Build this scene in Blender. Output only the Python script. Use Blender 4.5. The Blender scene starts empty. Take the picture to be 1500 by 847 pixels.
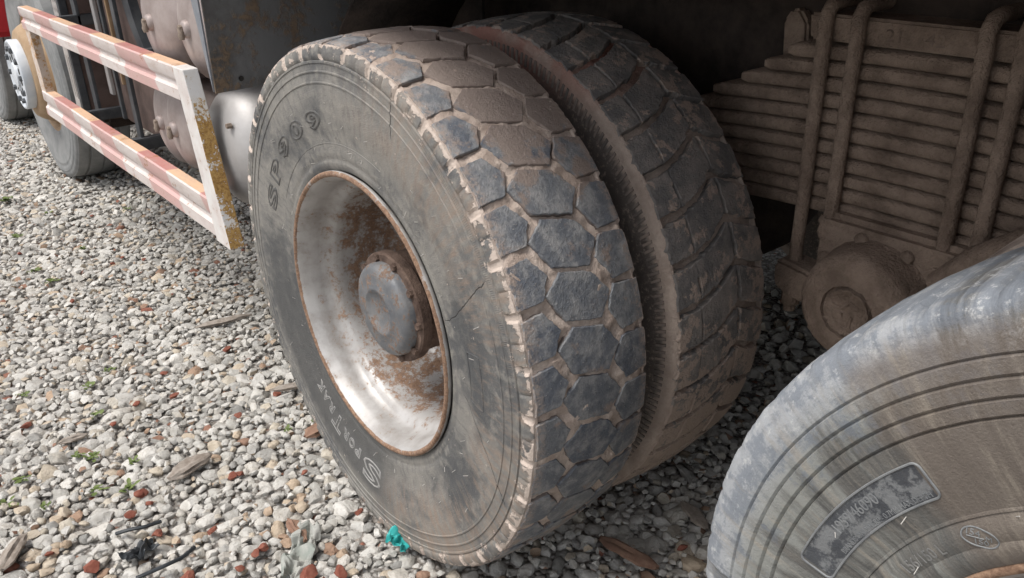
import bpy, bmesh, math, random
import numpy as np
from mathutils import Vector, Matrix, noise
random.seed(7)
rng = np.random.default_rng(11)
PI = math.pi
R = math.radians
sc = bpy.context.scene
C = sc.collection

# ------------------------------------------------------------------ camera
cd = bpy.data.cameras.new('camera')
cd.sensor_width = 36.0
cd.lens = 1248.68 / 1500 * 36
cd.clip_start = 0.02
cd.clip_end = 2000
cam = bpy.data.objects.new('camera', cd)
C.objects.link(cam)
yaw, pit, rol = 0.6636, 0.4402, -0.03
fw = Vector((math.sin(yaw) * math.cos(pit), math.cos(yaw) * math.cos(pit), -math.sin(pit)))
r0 = Vector((math.cos(yaw), -math.sin(yaw), 0))
u0 = r0.cross(fw)
r1 = r0 * math.cos(rol) + u0 * math.sin(rol)
u1 = -r0 * math.sin(rol) + u0 * math.cos(rol)
M = Matrix((r1, u1, -fw)).transposed().to_4x4()
M.translation = Vector((-0.6944, -1.3943, 1.3098))
cam.matrix_world = M
sc.camera = cam
CAM = np.array(M.translation)
F_PX = 1248.68

def project(p):
    d = np.asarray(p, float) - CAM
    z = d @ np.array(fw)
    return 750 + F_PX * (d @ np.array(r1)) / z, 423.5 - F_PX * (d @ np.array(u1)) / z, z

# ------------------------------------------------------------------ sky, sun, exposure
SUN_EL, SUN_AZ = 63.0, 284.0          # azimuth clockwise from +Y (the truck's nose)
world = bpy.data.worlds.new('World')
sc.world = world
world.use_nodes = True
wn = world.node_tree
bg = wn.nodes['Background']
sky = wn.nodes.new('ShaderNodeTexSky')
sky.sky_type = 'NISHITA'
sky.sun_disc = False
sky.sun_elevation = R(SUN_EL)
sky.sun_rotation = R(SUN_AZ)
sky.dust_density = 3.0
sky.air_density = 1.0
hs = wn.nodes.new('ShaderNodeHueSaturation')
hs.inputs['Saturation'].default_value = 0.3      # overcast: the blue is veiled by cloud
wn.links.new(sky.outputs[0], hs.inputs['Color'])
wn.links.new(hs.outputs[0], bg.inputs['Color'])
bg.inputs['Strength'].default_value = 0.13
sl = bpy.data.lights.new('sun', 'SUN')
sl.energy = 1.5
sl.angle = R(22)
sl.color = (1.0, 0.965, 0.92)
so = bpy.data.objects.new('sun', sl)
C.objects.link(so)
az, el = R(SUN_AZ), R(SUN_EL)
sd = Vector((math.sin(az) * math.cos(el), math.cos(az) * math.cos(el), math.sin(el)))
so.rotation_euler = sd.to_track_quat('Z', 'Y').to_euler()
so.location = (-4, 2, 6)
vs = sc.view_settings
vs.view_transform = 'Standard'
vs.look = 'None'
vs.gamma = 1.0
vs.use_curve_mapping = False
vs.exposure = 0.87

# ------------------------------------------------------------------ node helper
class Mat:
    def __init__(s, name):
        s.m = bpy.data.materials.new(name)
        s.m.use_nodes = True
        s.t = s.m.node_tree
        s.n = s.t.nodes
        s.b = s.n['Principled BSDF']
        s.geo = s.tc = s.oi = None
    def put(s, sock, v):
        if v is None:
            return
        if hasattr(v, 'is_linked') or isinstance(v, bpy.types.NodeSocket):
            s.t.links.new(v, sock)
        elif isinstance(v, (tuple, list)):
            if sock.type == 'RGBA':
                sock.default_value = (*v[:3], 1)
            else:
                sock.default_value = v
        else:
            if sock.type == 'VECTOR':
                sock.default_value = (v, v, v)
            elif sock.type == 'RGBA':
                sock.default_value = (v, v, v, 1)
            else:
                sock.default_value = v
    def coord(s):
        if s.tc is None:
            s.tc = s.n.new('ShaderNodeTexCoord')
        return s.tc.outputs['Object']
    def pos(s):
        if s.geo is None:
            s.geo = s.n.new('ShaderNodeNewGeometry')
        return s.geo.outputs['Position']
    def island(s):
        s.pos()
        return s.geo.outputs['Random Per Island']
    def rnd(s):
        if s.oi is None:
            s.oi = s.n.new('ShaderNodeObjectInfo')
        return s.oi.outputs['Random']
    def math(s, op, a, b=None, c=None, clamp=False):
        n = s.n.new('ShaderNodeMath')
        n.operation = op
        n.use_clamp = clamp
        for i, v in enumerate((a, b, c)):
            if v is not None:
                s.put(n.inputs[i], v)
        return n.outputs[0]
    def vmath(s, op, a, b=None):
        n = s.n.new('ShaderNodeVectorMath')
        n.operation = op
        s.put(n.inputs[0], a)
        if b is not None:
            s.put(n.inputs[3] if op == 'SCALE' else n.inputs[1], b)
        return n.outputs[1] if op in ('LENGTH', 'DOT_PRODUCT') else n.outputs[0]
    def sep(s, v):
        n = s.n.new('ShaderNodeSeparateXYZ')
        s.put(n.inputs[0], v)
        return n.outputs
    def comb(s, x, y, z):
        n = s.n.new('ShaderNodeCombineXYZ')
        for i, v in enumerate((x, y, z)):
            s.put(n.inputs[i], v)
        return n.outputs[0]
    def noise(s, vec, scale, detail=4, rough=0.55, dist=0.0):
        n = s.n.new('ShaderNodeTexNoise')
        s.put(n.inputs['Vector'], vec)
        n.inputs['Scale'].default_value = scale
        n.inputs['Detail'].default_value = detail
        n.inputs['Roughness'].default_value = rough
        n.inputs['Distortion'].default_value = dist
        return n.outputs['Fac']
    def voro(s, vec, scale, feature='F1', out='Distance'):
        n = s.n.new('ShaderNodeTexVoronoi')
        n.feature = feature
        s.put(n.inputs['Vector'], vec)
        n.inputs['Scale'].default_value = scale
        return n.outputs[out]
    def ramp(s, fac, stops, interp='LINEAR'):
        n = s.n.new('ShaderNodeValToRGB')
        n.color_ramp.interpolation = interp
        e = n.color_ramp.elements
        while len(e) < len(stops):
            e.new(0.5)
        for i, (p, c) in enumerate(stops):
            e[i].position = p
            e[i].color = (*c, 1) if isinstance(c, tuple) else (c, c, c, 1)
        s.put(n.inputs[0], fac)
        return n.outputs[0]
    def step(s, v, lo, hi):
        n = s.n.new('ShaderNodeMapRange')
        n.interpolation_type = 'SMOOTHSTEP'
        s.put(n.inputs[0], v)
        n.inputs[1].default_value = lo
        n.inputs[2].default_value = hi
        return n.outputs[0]
    def mix(s, f, a, b, blend='MIX'):
        n = s.n.new('ShaderNodeMix')
        n.data_type = 'RGBA'
        n.blend_type = blend
        s.put(n.inputs[0], f)
        s.put(n.inputs[6], a)
        s.put(n.inputs[7], b)
        return n.outputs[2]
    def bump(s, h, strength=0.4, dist=0.003, normal=None):
        n = s.n.new('ShaderNodeBump')
        n.inputs['Strength'].default_value = strength
        n.inputs['Distance'].default_value = dist
        s.put(n.inputs['Height'], h)
        if normal is not None:
            s.put(n.inputs['Normal'], normal)
        return n.outputs[0]
    def polar(s):
        x, y, z = s.sep(s.coord())
        r = s.math('SQRT', s.math('ADD', s.math('MULTIPLY', y, y), s.math('MULTIPLY', z, z)))
        a = s.math('ARCTAN2', z, s.math('MULTIPLY', y, -1.0))
        return x, r, a
    def done(s, col=None, rough=None, metal=None, normal=None, spec=None):
        s.put(s.b.inputs['Base Color'], col)
        s.put(s.b.inputs['Roughness'], rough)
        s.put(s.b.inputs['Metallic'], metal)
        s.put(s.b.inputs['Specular IOR Level'], spec)
        if normal is not None:
            s.put(s.b.inputs['Normal'], normal)
        return s.m

PITCH, PH_L = 360 / 39, 34.6
MUD = (0.53, 0.44, 0.375)
MUD2 = (0.37, 0.29, 0.24)

def mat_mud():
    m = Mat('dried_mud')
    c = m.coord()
    n1 = m.noise(c, 22, 6, 0.6)
    n2 = m.noise(c, 160, 5, 0.65)
    n3 = m.noise(c, 700, 3, 0.6)
    col = m.mix(m.step(n1, 0.3, 0.72), MUD2, MUD)
    col = m.mix(m.math('MULTIPLY', m.step(n2, 0.5, 0.75), 0.5), col, (0.17, 0.125, 0.1))
    h = m.math('ADD', m.math('MULTIPLY', n2, 1.0), m.math('MULTIPLY', n3, 0.35))
    return m.done(col, 0.95, 0, m.bump(h, 0.8, 0.004), 0.2)

def mat_outer_sidewall():
    m = Mat('dusty_outer_tyre_rubber')
    c = m.coord()
    x, r, a = m.polar()
    nb = m.noise(c, 5, 5, 0.6)
    nf = m.noise(c, 45, 6, 0.65)
    fine = m.noise(c, 420, 3, 0.6)
    streak = m.noise(m.comb(m.math('MULTIPLY', a, 26.0), m.math('MULTIPLY', r, 14.0), x), 1.6, 5, 0.65)
    col = m.mix(m.step(nb, 0.36, 0.6), (0.088, 0.088, 0.088), (0.205, 0.194, 0.175))
    col = m.mix(m.math('MULTIPLY', m.step(streak, 0.5, 0.66), 0.4), col, (0.07, 0.07, 0.07))
    col = m.mix(m.math('MULTIPLY', m.step(nf, 0.45, 0.68), 0.6), col, (0.27, 0.252, 0.22))
    # darker belt where wiped, mid side wall
    col = m.mix(m.math('MULTIPLY', m.math('MULTIPLY', m.step(r, 0.33, 0.37), m.step(r, 0.45, 0.40)), m.math('MULTIPLY', m.step(nb, 0.56, 0.40), 0.75)), col, (0.062, 0.064, 0.066))
    # brown mud wash on the lower and rear part of the side wall
    low = m.math('MULTIPLY', m.step(m.sep(c)[2], 0.1, -0.3), m.step(m.sep(c)[1], 0.06, -0.08))
    rear = m.step(m.sep(c)[1], 0.1, -0.4)
    wash = m.math('MULTIPLY', m.math('MAXIMUM', low, m.math('MULTIPLY', rear, 0.9)), m.step(m.math('ADD', m.math('MULTIPLY', streak, 0.6), m.math('MULTIPLY', nb, 0.4)), 0.43, 0.62))
    wash = m.math('MULTIPLY', wash, m.step(r, 0.34, 0.42))
    col = m.mix(m.math('MULTIPLY', wash, 0.75), col, (0.25, 0.185, 0.14))
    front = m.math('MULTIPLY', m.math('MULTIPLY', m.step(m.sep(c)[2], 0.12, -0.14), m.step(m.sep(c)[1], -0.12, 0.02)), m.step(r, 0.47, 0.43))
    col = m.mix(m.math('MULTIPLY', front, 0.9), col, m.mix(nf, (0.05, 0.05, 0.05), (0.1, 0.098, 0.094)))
    # mud at the shoulder
    ph = m.math('FRACT', m.math('DIVIDE', m.math('ADD', m.math('MULTIPLY', a, 57.29578), 360.0 - PH_L), PITCH))
    notch = m.math('MULTIPLY', m.step(m.math('ABSOLUTE', m.math('SUBTRACT', ph, 0.5)), 0.13, 0.07), m.step(r, 0.504, 0.509))
    sh = m.math('ADD', m.math('MULTIPLY', m.step(r, 0.523, 0.534), 0.45), m.math('MULTIPLY', m.math('SUBTRACT', m.noise(c, 30, 6, 0.7), 0.5), 3.0))
    sh = m.math('ADD', sh, m.math('MULTIPLY', m.step(r, 0.49, 0.505), 0.28))
    sh = m.math('ADD', sh, m.math('MULTIPLY', notch, 0.45))
    mudm = m.step(sh, 0.48, 0.66)
    col = m.mix(m.math('MULTIPLY', mudm, 0.9), col, MUD)
    # mud in the tread grooves
    grv = m.step(r, 0.5225, 0.5255)
    tread = m.math('MULTIPLY', grv, m.math('MULTIPLY', m.step(x, -0.128, -0.121), m.step(x, 0.128, 0.121)))
    mudc = m.mix(m.step(m.noise(c, 26, 5, 0.6), 0.35, 0.68), MUD2, MUD)
    col = m.mix(tread, col, mudc)
    # a few cracks that run across the side wall
    w = m.math('MULTIPLY', m.math('SUBTRACT', m.noise(c, 14, 4, 0.6), 0.5), 0.06)
    cr = None
    for a0, tilt, ra, rb in ((0.43, -0.9, 0.31, 0.49), (-0.23, 2.2, 0.34, 0.5), (1.13, -0.55, 0.44, 0.51)):
        d = m.math('ABSOLUTE', m.math('ADD', m.math('SUBTRACT', m.math('ADD', a, m.math('MULTIPLY', m.math('SUBTRACT', r, 0.42), tilt)), a0), w))
        l = m.math('MULTIPLY', m.step(d, 0.0042, 0.001), m.math('MULTIPLY', m.step(r, ra, ra + 0.01), m.step(r, rb, rb - 0.01)))
        cr = l if cr is None else m.math('MAXIMUM', cr, l)
    col = m.mix(m.math('MULTIPLY', cr, 0.7), col, (0.02, 0.019, 0.018))
    rub = m.step(m.noise(c, 90, 4, 0.6), 0.66, 0.74)
    col = m.mix(m.math('MULTIPLY', rub, 0.35), col, (0.3, 0.27, 0.24))
    ribs = m.math('MULTIPLY', m.math('SINE', m.math('MULTIPLY', a, 900.0)), m.math('MULTIPLY', m.step(r, 0.4895, 0.4905), m.step(r, 0.5, 0.499)))
    h = m.math('ADD', m.math('MULTIPLY', nf, 0.6), m.math('MULTIPLY', fine, 0.4))
    h = m.math('ADD', h, m.math('MULTIPLY', ribs, 0.07))
    h = m.math('SUBTRACT', h, m.math('MULTIPLY', cr, 0.8))
    h = m.math('ADD', h, m.math('MULTIPLY', m.math('MAXIMUM', tread, mudm), m.noise(c, 150, 5, 0.7)))
    rough = m.math('ADD', 0.56, m.math('MULTIPLY', nf, 0.3))
    return m.done(col, rough, 0, m.bump(h, 0.7, 0.005), 0.4)

def mat_block():
    m = Mat('worn_tread_rubber')
    off = m.math('MULTIPLY', m.rnd(), 37.0)
    c = m.vmath('ADD', m.coord(), m.comb(off, off, off))
    n1 = m.noise(c, 30, 6, 0.65)
    n2 = m.noise(c, 130, 5, 0.7)
    n3 = m.noise(c, 600, 3, 0.6)
    z = m.sep(m.pos())[2]
    base = m.mix(m.rnd(), (0.095, 0.108, 0.132), (0.145, 0.153, 0.164))  # slight blue tint paints in the sky's reflection
    col = m.mix(m.step(n1, 0.4, 0.66), base, (0.27, 0.268, 0.265))
    col = m.mix(m.math('MULTIPLY', m.step(n2, 0.5, 0.72), 0.55), col, (0.06, 0.065, 0.074))
    mud = m.math('ADD', m.math('MULTIPLY', m.step(z, 0.42, 0.02), 0.2), m.math('SUBTRACT', m.noise(c, 17, 6, 0.7), 0.5))
    top = m.math('MULTIPLY', m.math('MULTIPLY', m.step(z, 0.78, 1.04), 0.27), m.math('ADD', 0.25, m.math('MULTIPLY', m.step(m.sep(m.coord())[0], -0.085, -0.045), 0.75)))
    mudm = m.step(m.math('ADD', mud, top), 0.07, 0.17)
    col = m.mix(m.math('MULTIPLY', mudm, 0.85), col, (0.27, 0.208, 0.172))
    # side faces of a block: mud brown, darkened to paint groove shade
    x, r, a = m.polar()
    side = m.step(m.math('SUBTRACT', r, m.math('MULTIPLY', m.math('MULTIPLY', x, x), -0.61)), 0.5432, 0.5405)
    edge = m.math('MULTIPLY', m.step(m.math('ABSOLUTE', x), 0.100, 0.119), m.step(n2, 0.38, 0.6))
    col = m.mix(m.math('MULTIPLY', edge, 0.75), col, (0.36, 0.285, 0.235))
    col = m.mix(m.math('MULTIPLY', side, 0.8), col, (0.15, 0.112, 0.09))
    speck = m.step(m.noise(c, 260, 2, 0.5), 0.66, 0.72)
    col = m.mix(m.math('MULTIPLY', speck, 0.6), col, (0.42, 0.39, 0.36))
    h = m.math('ADD', m.math('MULTIPLY', n2, 0.7), m.math('MULTIPLY', n3, 0.3))
    return m.done(col, m.math('ADD', 0.5, m.math('MULTIPLY', n1, 0.35)), 0, m.bump(h, 0.9, 0.006), 0.5)

def mat_inner_tyre(block):
    m = Mat('muddy_inner_tread' if block else 'muddy_inner_tyre')
    if block:
        off = m.math('MULTIPLY', m.rnd(), 37.0)
        c = m.vmath('ADD', m.coord(), m.comb(off, off, off))
    else:
        c = m.coord()
    x, r, a = m.polar()
    n1 = m.noise(c, 20, 6, 0.65)
    n2 = m.noise(c, 110, 5, 0.7)
    n3 = m.noise(c, 500, 3, 0.6)
    z = m.sep(m.pos())[2]
    px = m.sep(m.pos())[0]
    if block:
        col = m.mix(m.step(n1, 0.35, 0.68), (0.145, 0.138, 0.134), (0.28, 0.25, 0.226))
        lvl = m.math('ADD', m.math('MULTIPLY', m.step(z, 0.7, 0.2), 0.2), m.math('SUBTRACT', m.noise(c, 26, 6, 0.72), 0.5))
        lvl = m.math('ADD', lvl, m.math('MULTIPLY', m.step(px, 0.46, 0.62), 0.06))
        col = m.mix(m.math('MULTIPLY', m.step(lvl, 0.05, 0.11), 0.95), col, (0.4, 0.315, 0.26))
    else:
        col = m.mix(m.step(n1, 0.3, 0.7), (0.33, 0.262, 0.218), (0.46, 0.375, 0.315))
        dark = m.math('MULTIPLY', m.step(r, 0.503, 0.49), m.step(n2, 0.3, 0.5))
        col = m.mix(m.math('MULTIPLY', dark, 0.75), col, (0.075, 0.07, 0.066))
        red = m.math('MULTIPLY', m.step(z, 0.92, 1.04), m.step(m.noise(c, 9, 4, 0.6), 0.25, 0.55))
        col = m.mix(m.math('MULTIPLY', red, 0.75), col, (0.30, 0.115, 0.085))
    h = m.math('ADD', m.math('MULTIPLY', n2, 0.8), m.math('MULTIPLY', n3, 0.35))
    return m.done(col, 0.85, 0, m.bump(h, 1.0, 0.008), 0.25)

def mat_rear_tyre():
    m = Mat('pale_washed_tyre_rubber')
    c = m.coord()
    x, r, a = m.polar()
    nb = m.noise(c, 7, 6, 0.65)
    nf = m.noise(c, 40, 7, 0.72)
    fine = m.noise(c, 330, 4, 0.65)
    streak = m.noise(m.comb(m.math('MULTIPLY', a, 6.0), m.math('MULTIPLY', r, 2.2), 3.0), 2.4, 6, 0.7)
    streak2 = m.noise(m.comb(m.math('MULTIPLY', a, 40.0), m.math('MULTIPLY', r, 9.0), 1.0), 1.2, 5, 0.7)
    col = m.mix(m.step(streak2, 0.34, 0.64), (0.062, 0.061, 0.058), (0.115, 0.109, 0.098))
    # chalky wash: strongest on the shoulder and towards the front
    chalk = m.math('ADD', m.math('MULTIPLY', m.step(r, 0.40, 0.535), 0.55), m.math('MULTIPLY', m.math('SUBTRACT', streak, 0.5), 2.2))
    chalk = m.math('ADD', chalk, m.math('MULTIPLY', m.step(a, 2.15, 2.75), 0.5))
    col = m.mix(m.step(chalk, 0.28, 0.82), col, m.mix(m.step(r, 0.45, 0.52), (0.21, 0.213, 0.195), (0.3, 0.31, 0.32)))
    # blue-grey bare rubber rubbed through
    bare = m.step(m.math('ADD', m.math('ADD', m.math('MULTIPLY', m.noise(m.comb(m.math('MULTIPLY', a, 5.0), m.math('MULTIPLY', r, 16.0), m.math('MULTIPLY', x, 14.0)), 1.7, 9, 0.72), 0.7), m.math('MULTIPLY', streak2, 0.3)), m.math('MULTIPLY', m.step(r, 0.47, 0.54), 0.03)), 0.485, 0.575)
    bare = m.math('MULTIPLY', bare, m.step(r, 0.41, 0.47))
    col = m.mix(m.math('MULTIPLY', bare, 0.6), col, (0.105, 0.125, 0.155))
    white = m.math('MULTIPLY', m.step(m.noise(c, 55, 6, 0.75), 0.55, 0.66), m.step(r, 0.45, 0.53))
    col = m.mix(m.math('MULTIPLY', white, 0.7), col, (0.45, 0.45, 0.44))
    # brown run-off stripe
    br = m.math('MULTIPLY', m.step(m.math('ABSOLUTE', m.math('ADD', m.math('SUBTRACT', a, 2.22), m.math('MULTIPLY', m.math('SUBTRACT', nb, 0.5), 0.4))), 0.24, 0.13), m.step(r, 0.53, 0.5))
    col = m.mix(m.math('MULTIPLY', br, 0.7), col, (0.135, 0.107, 0.086))
    tan = m.math('MULTIPLY', m.step(m.noise(m.comb(m.math('MULTIPLY', a, 22.0), m.math('MULTIPLY', r, 7.0), 7.0), 1.0, 6, 0.7), 0.5, 0.66), m.step(r, 0.54, 0.5))
    col = m.mix(m.math('MULTIPLY', tan, 0.5), col, (0.26, 0.225, 0.18))
    # darker box interior
    box = m.math('MULTIPLY', m.math('MULTIPLY', m.step(r, 0.374, 0.376), m.step(r, 0.412, 0.41)), m.math('MULTIPLY', m.step(a, 2.40, 2.405), m.step(a, 2.9, 2.895)))
    boxc = m.mix(m.step(m.noise(c, 30, 5, 0.7), 0.47, 0.57), (0.042, 0.046, 0.054), (0.16, 0.165, 0.168))
    col = m.mix(m.math('MULTIPLY', box, 0.9), col, boxc)
    h = m.math('ADD', m.math('MULTIPLY', nf, 0.6), m.math('MULTIPLY', fine, 0.5))
    return m.done(col, m.math('ADD', 0.5, m.math('MULTIPLY', nf, 0.3)), 0, m.bump(h, 0.6, 0.0035), 0.45)

def mat_paint_rust(name, paint, rust1, rust2, lo, hi, rough=0.45, metal=0.0, scale=14, dirt=None, extra=None, bstr=0.45):
    m = Mat(name)
    c = m.coord()
    n1 = m.noise(c, scale, 7, 0.68)
    n2 = m.noise(c, scale * 5, 6, 0.7)
    f = m.math('ADD', m.math('MULTIPLY', n1, 0.6), m.math('MULTIPLY', n2, 0.4))
    if extra:
        f = m.math('ADD', f, extra(m))
    msk = m.step(f, lo, hi)
    rc = m.mix(m.step(n2, 0.35, 0.65), rust1, rust2)
    col = paint
    if dirt:
        col = m.mix(m.step(m.noise(c, scale * 0.5, 5, 0.65), 0.35, 0.7), paint, dirt)
    col = m.mix(msk, col, rc)
    rg = m.math('ADD', rough, m.math('MULTIPLY', msk, 0.45))
    mt = m.math('MULTIPLY', m.math('SUBTRACT', 1.0, msk), metal)
    h = m.math('ADD', m.math('MULTIPLY', msk, 0.7), m.math('MULTIPLY', n2, 0.6))
    return m.done(col, rg, mt, m.bump(h, bstr, 0.002), 0.5)

def mat_plain(name, a, b, scale=20, rough=0.8, metal=0.0, bstr=0.4, bdist=0.002, spec=0.3, world=False):
    m = Mat(name)
    c = m.pos() if world else m.coord()
    n1 = m.noise(c, scale, 6, 0.65)
    n2 = m.noise(c, scale * 9, 4, 0.65)
    col = m.mix(m.step(n1, 0.32, 0.68), a, b)
    h = m.math('ADD', m.math('MULTIPLY', n1, 0.5), m.math('MULTIPLY', n2, 0.6))
    return m.done(col, rough, metal, m.bump(h, bstr, bdist), spec)

MM = {}
MM['mud'] = mat_mud()
MM['sidewall'] = mat_outer_sidewall()
MM['block'] = mat_block()
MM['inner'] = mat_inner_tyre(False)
MM['inner_block'] = mat_inner_tyre(True)
MM['rear'] = mat_rear_tyre()

def rim_extra(m):
    x, r, a = m.polar()
    deep = m.math('MULTIPLY', m.step(x, -0.085, 0.03), 0.135)
    lip = m.math('MULTIPLY', m.step(x, -0.1125, -0.1155), 0.2)
    return m.math('ADD', deep, lip)
MM['rim'] = mat_paint_rust('silver_rim_paint', (0.42, 0.405, 0.39), (0.13, 0.072, 0.045), (0.27, 0.17, 0.11), 0.56, 0.66, 0.45, 0.25, 30, (0.28, 0.26, 0.24), rim_extra, 0.2)
MM['hub'] = mat_paint_rust('hub_paint', (0.105, 0.111, 0.12), (0.1, 0.06, 0.042), (0.2, 0.14, 0.105), 0.515, 0.565, 0.5, 0.1, 30, (0.2, 0.195, 0.19))
MM['hub_rust'] = mat_plain('rusty_hub_steel', (0.07, 0.045, 0.035), (0.16, 0.11, 0.085), 30, 0.9, 0, 0.9, 0.006)
MM['white_post'] = mat_paint_rust('white_post_paint', (0.66, 0.64, 0.61), (0.2, 0.1, 0.035), (0.34, 0.2, 0.08), 0.585, 0.62, 0.45, 0, 24, (0.56, 0.5, 0.47))
def post_extra(m):
    z = m.sep(m.pos())[2]
    mid = m.math('MULTIPLY', m.step(z, 0.86, 0.78), m.step(z, 0.56, 0.66))
    return m.math('ADD', m.math('MULTIPLY', mid, 0.14), m.math('ADD', m.math('MULTIPLY', m.step(z, 0.54, 0.5), 0.1), m.math('MULTIPLY', m.step(z, 0.7, 0.6), 0.06)))
MM['rust_post'] = mat_paint_rust('blistered_post_paint', (0.68, 0.67, 0.66), (0.24, 0.125, 0.035), (0.46, 0.29, 0.1), 0.56, 0.6, 0.5, 0, 26, (0.6, 0.55, 0.48), post_extra)

def mat_rail():
    m = Mat('faded_red_white_rail_paint')
    c = m.coord()
    x, y, z = m.sep(m.pos())
    wob = m.math('MULTIPLY', m.math('SUBTRACT', m.noise(c, 9, 3), 0.5), 0.03)
    zl = m.math('SUBTRACT', m.math('SUBTRACT', z, 0.54), m.math('MULTIPLY', m.math('GREATER_THAN', z, 0.7), 0.34))
    t = m.math('ADD', m.math('ADD', y, m.math('MULTIPLY', zl, -1.1)), wob)
    ph = m.math('FRACT', m.math('DIVIDE', m.math('ADD', t, 5.4 - 1.05), 0.54))
    red = m.math('MULTIPLY', m.step(ph, 0.0, 0.015), m.step(ph, 0.515, 0.5))
    nz = m.sep(m.geo.outputs['Normal'])[2]
    up = m.step(nz, 0.9, 0.97)
    n1 = m.noise(c, 11, 6, 0.65)
    n2 = m.noise(c, 70, 6, 0.7)
    white = m.mix(n1, (0.62, 0.57, 0.54), (0.5, 0.43, 0.4))
    redc = m.mix(n1, (0.47, 0.27, 0.25), (0.54, 0.37, 0.34))
    whu = m.mix(n1, (0.66, 0.45, 0.32), (0.6, 0.38, 0.22))
    redu = m.mix(n1, (0.4, 0.16, 0.145), (0.48, 0.24, 0.21))
    col = m.mix(red, m.mix(up, white, whu), m.mix(up, redc, redu))
    gr = m.step(m.noise(m.vmath('MULTIPLY', c, (1.0, 0.25, 1.0)), 38, 6, 0.72), 0.46, 0.7)
    col = m.mix(m.math('MULTIPLY', gr, 0.5), col, (0.4, 0.31, 0.26))
    rs = m.step(m.math('ADD', m.math('MULTIPLY', n1, 0.5), m.math('MULTIPLY', n2, 0.5)), 0.565, 0.61)
    col = m.mix(m.math('MULTIPLY', rs, 0.8), col, (0.3, 0.13, 0.045))
    return m.done(col, 0.5, 0, m.bump(n2, 0.25, 0.0015), 0.45)
MM['rail'] = mat_rail()

def plate_extra(m):
    return 0.0
MM['plate'] = mat_paint_rust('stained_grey_steel', (0.2, 0.205, 0.205), (0.11, 0.075, 0.05), (0.2, 0.145, 0.095), 0.5, 0.6, 0.5, 0.3, 12, (0.08, 0.077, 0.074))
MM['flange'] = mat_plain('bluish_grey_steel', (0.2, 0.225, 0.26), (0.27, 0.28, 0.3), 15, 0.4, 0.4, 0.2)  # bluish tone paints the skylight on the outward-facing fold
MM['silver'] = mat_plain('silver_tank_paint', (0.34, 0.325, 0.315), (0.42, 0.405, 0.395), 7, 0.5, 0.25, 0.3, 0.003, 0.5)
MM['tank_head'] = mat_plain('dusty_tank_paint', (0.25, 0.2, 0.183), (0.36, 0.305, 0.285), 9, 0.5, 0.2, 0.2, 0.002, 0.4)
MM['chassis'] = mat_plain('muddy_black_chassis', (0.022, 0.018, 0.016), (0.06, 0.045, 0.037), 9, 0.9, 0, 0.8, 0.006, 0.2)
MM['dark_steel'] = mat_plain('dark_blue_grey_steel', (0.05, 0.055, 0.062), (0.1, 0.105, 0.11), 12, 0.5, 0.2, 0.3)
MM['leaf'] = mat_plain('mud_caked_spring_steel', (0.19, 0.14, 0.108), (0.33, 0.25, 0.195), 16, 0.95, 0, 1.0, 0.014, 0.15)
MM['leaf_dark'] = mat_plain('stencil_grime', (0.1, 0.072, 0.056), (0.24, 0.18, 0.14), 45, 0.95)
MM['flap'] = mat_plain('brown_mud_flap_rubber', (0.1, 0.07, 0.06), (0.17, 0.12, 0.105), 8, 0.8)
MM['perf'] = mat_plain('pale_perforated_sheet', (0.42, 0.39, 0.37), (0.52, 0.48, 0.45), 8, 0.45, 0.3, 0.2)
MM['hole'] = mat_plain('shadowed_hole', (0.02, 0.02, 0.02), (0.04, 0.035, 0.03), 8, 0.9)
MM['grey_tyre'] = mat_plain('dry_grey_tyre_rubber', (0.16, 0.165, 0.165), (0.25, 0.25, 0.245), 9, 0.7, 0, 0.4)
MM['tread_plain'] = mat_plain('dusty_brown_tread', (0.13, 0.115, 0.1), (0.2, 0.175, 0.15), 11, 0.8, 0, 0.5)
MM['blue_white'] = mat_plain('blue_white_hub_paint', (0.5, 0.54, 0.58), (0.58, 0.6, 0.62), 20, 0.4, 0, 0.2)
MM['ochre'] = mat_plain('rusty_ochre_wheel_paint', (0.3, 0.2, 0.115), (0.38, 0.27, 0.17), 16, 0.7, 0, 0.3)
MM['red'] = mat_plain('red_cab_paint', (0.42, 0.025, 0.03), (0.5, 0.035, 0.04), 4, 0.3, 0, 0.1)
MM['body'] = mat_plain('grimy_red_body_paint', (0.16, 0.045, 0.035), (0.1, 0.05, 0.04), 3, 0.7, 0, 0.4)
MM['yellow'] = mat_plain('ochre_yellow_edge', (0.6, 0.38, 0.1), (0.7, 0.5, 0.2), 10, 0.6)

# ------------------------------------------------------------------ mesh helpers
def new_obj(name, verts, faces, mat, parent=None, smooth=None, mats=None, midx=None):
    me = bpy.data.meshes.new(name)
    me.from_pydata(verts, [], faces)
    return finish(name, me, mat, parent, smooth, mats, midx)

def finish(name, me, mat, parent=None, smooth=None, mats=None, midx=None):
    for mt in (mats or [mat]):
        me.materials.append(MM[mt])
    if midx is not None:
        me.polygons.foreach_set('material_index', midx)
    if smooth is not None:
        me.polygons.foreach_set('use_smooth', [True] * len(me.polygons))
        if smooth > 0:
            me.set_sharp_from_angle(angle=R(smooth))
    me.update()
    o = bpy.data.objects.new(name, me)
    C.objects.link(o)
    if parent:
        o.parent = parent
    return o

def fix_normals(o):
    bm = bmesh.new()
    bm.from_mesh(o.data)
    bmesh.ops.recalc_face_normals(bm, faces=bm.faces)
    bm.to_mesh(o.data)
    bm.free()
    return o

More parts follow.
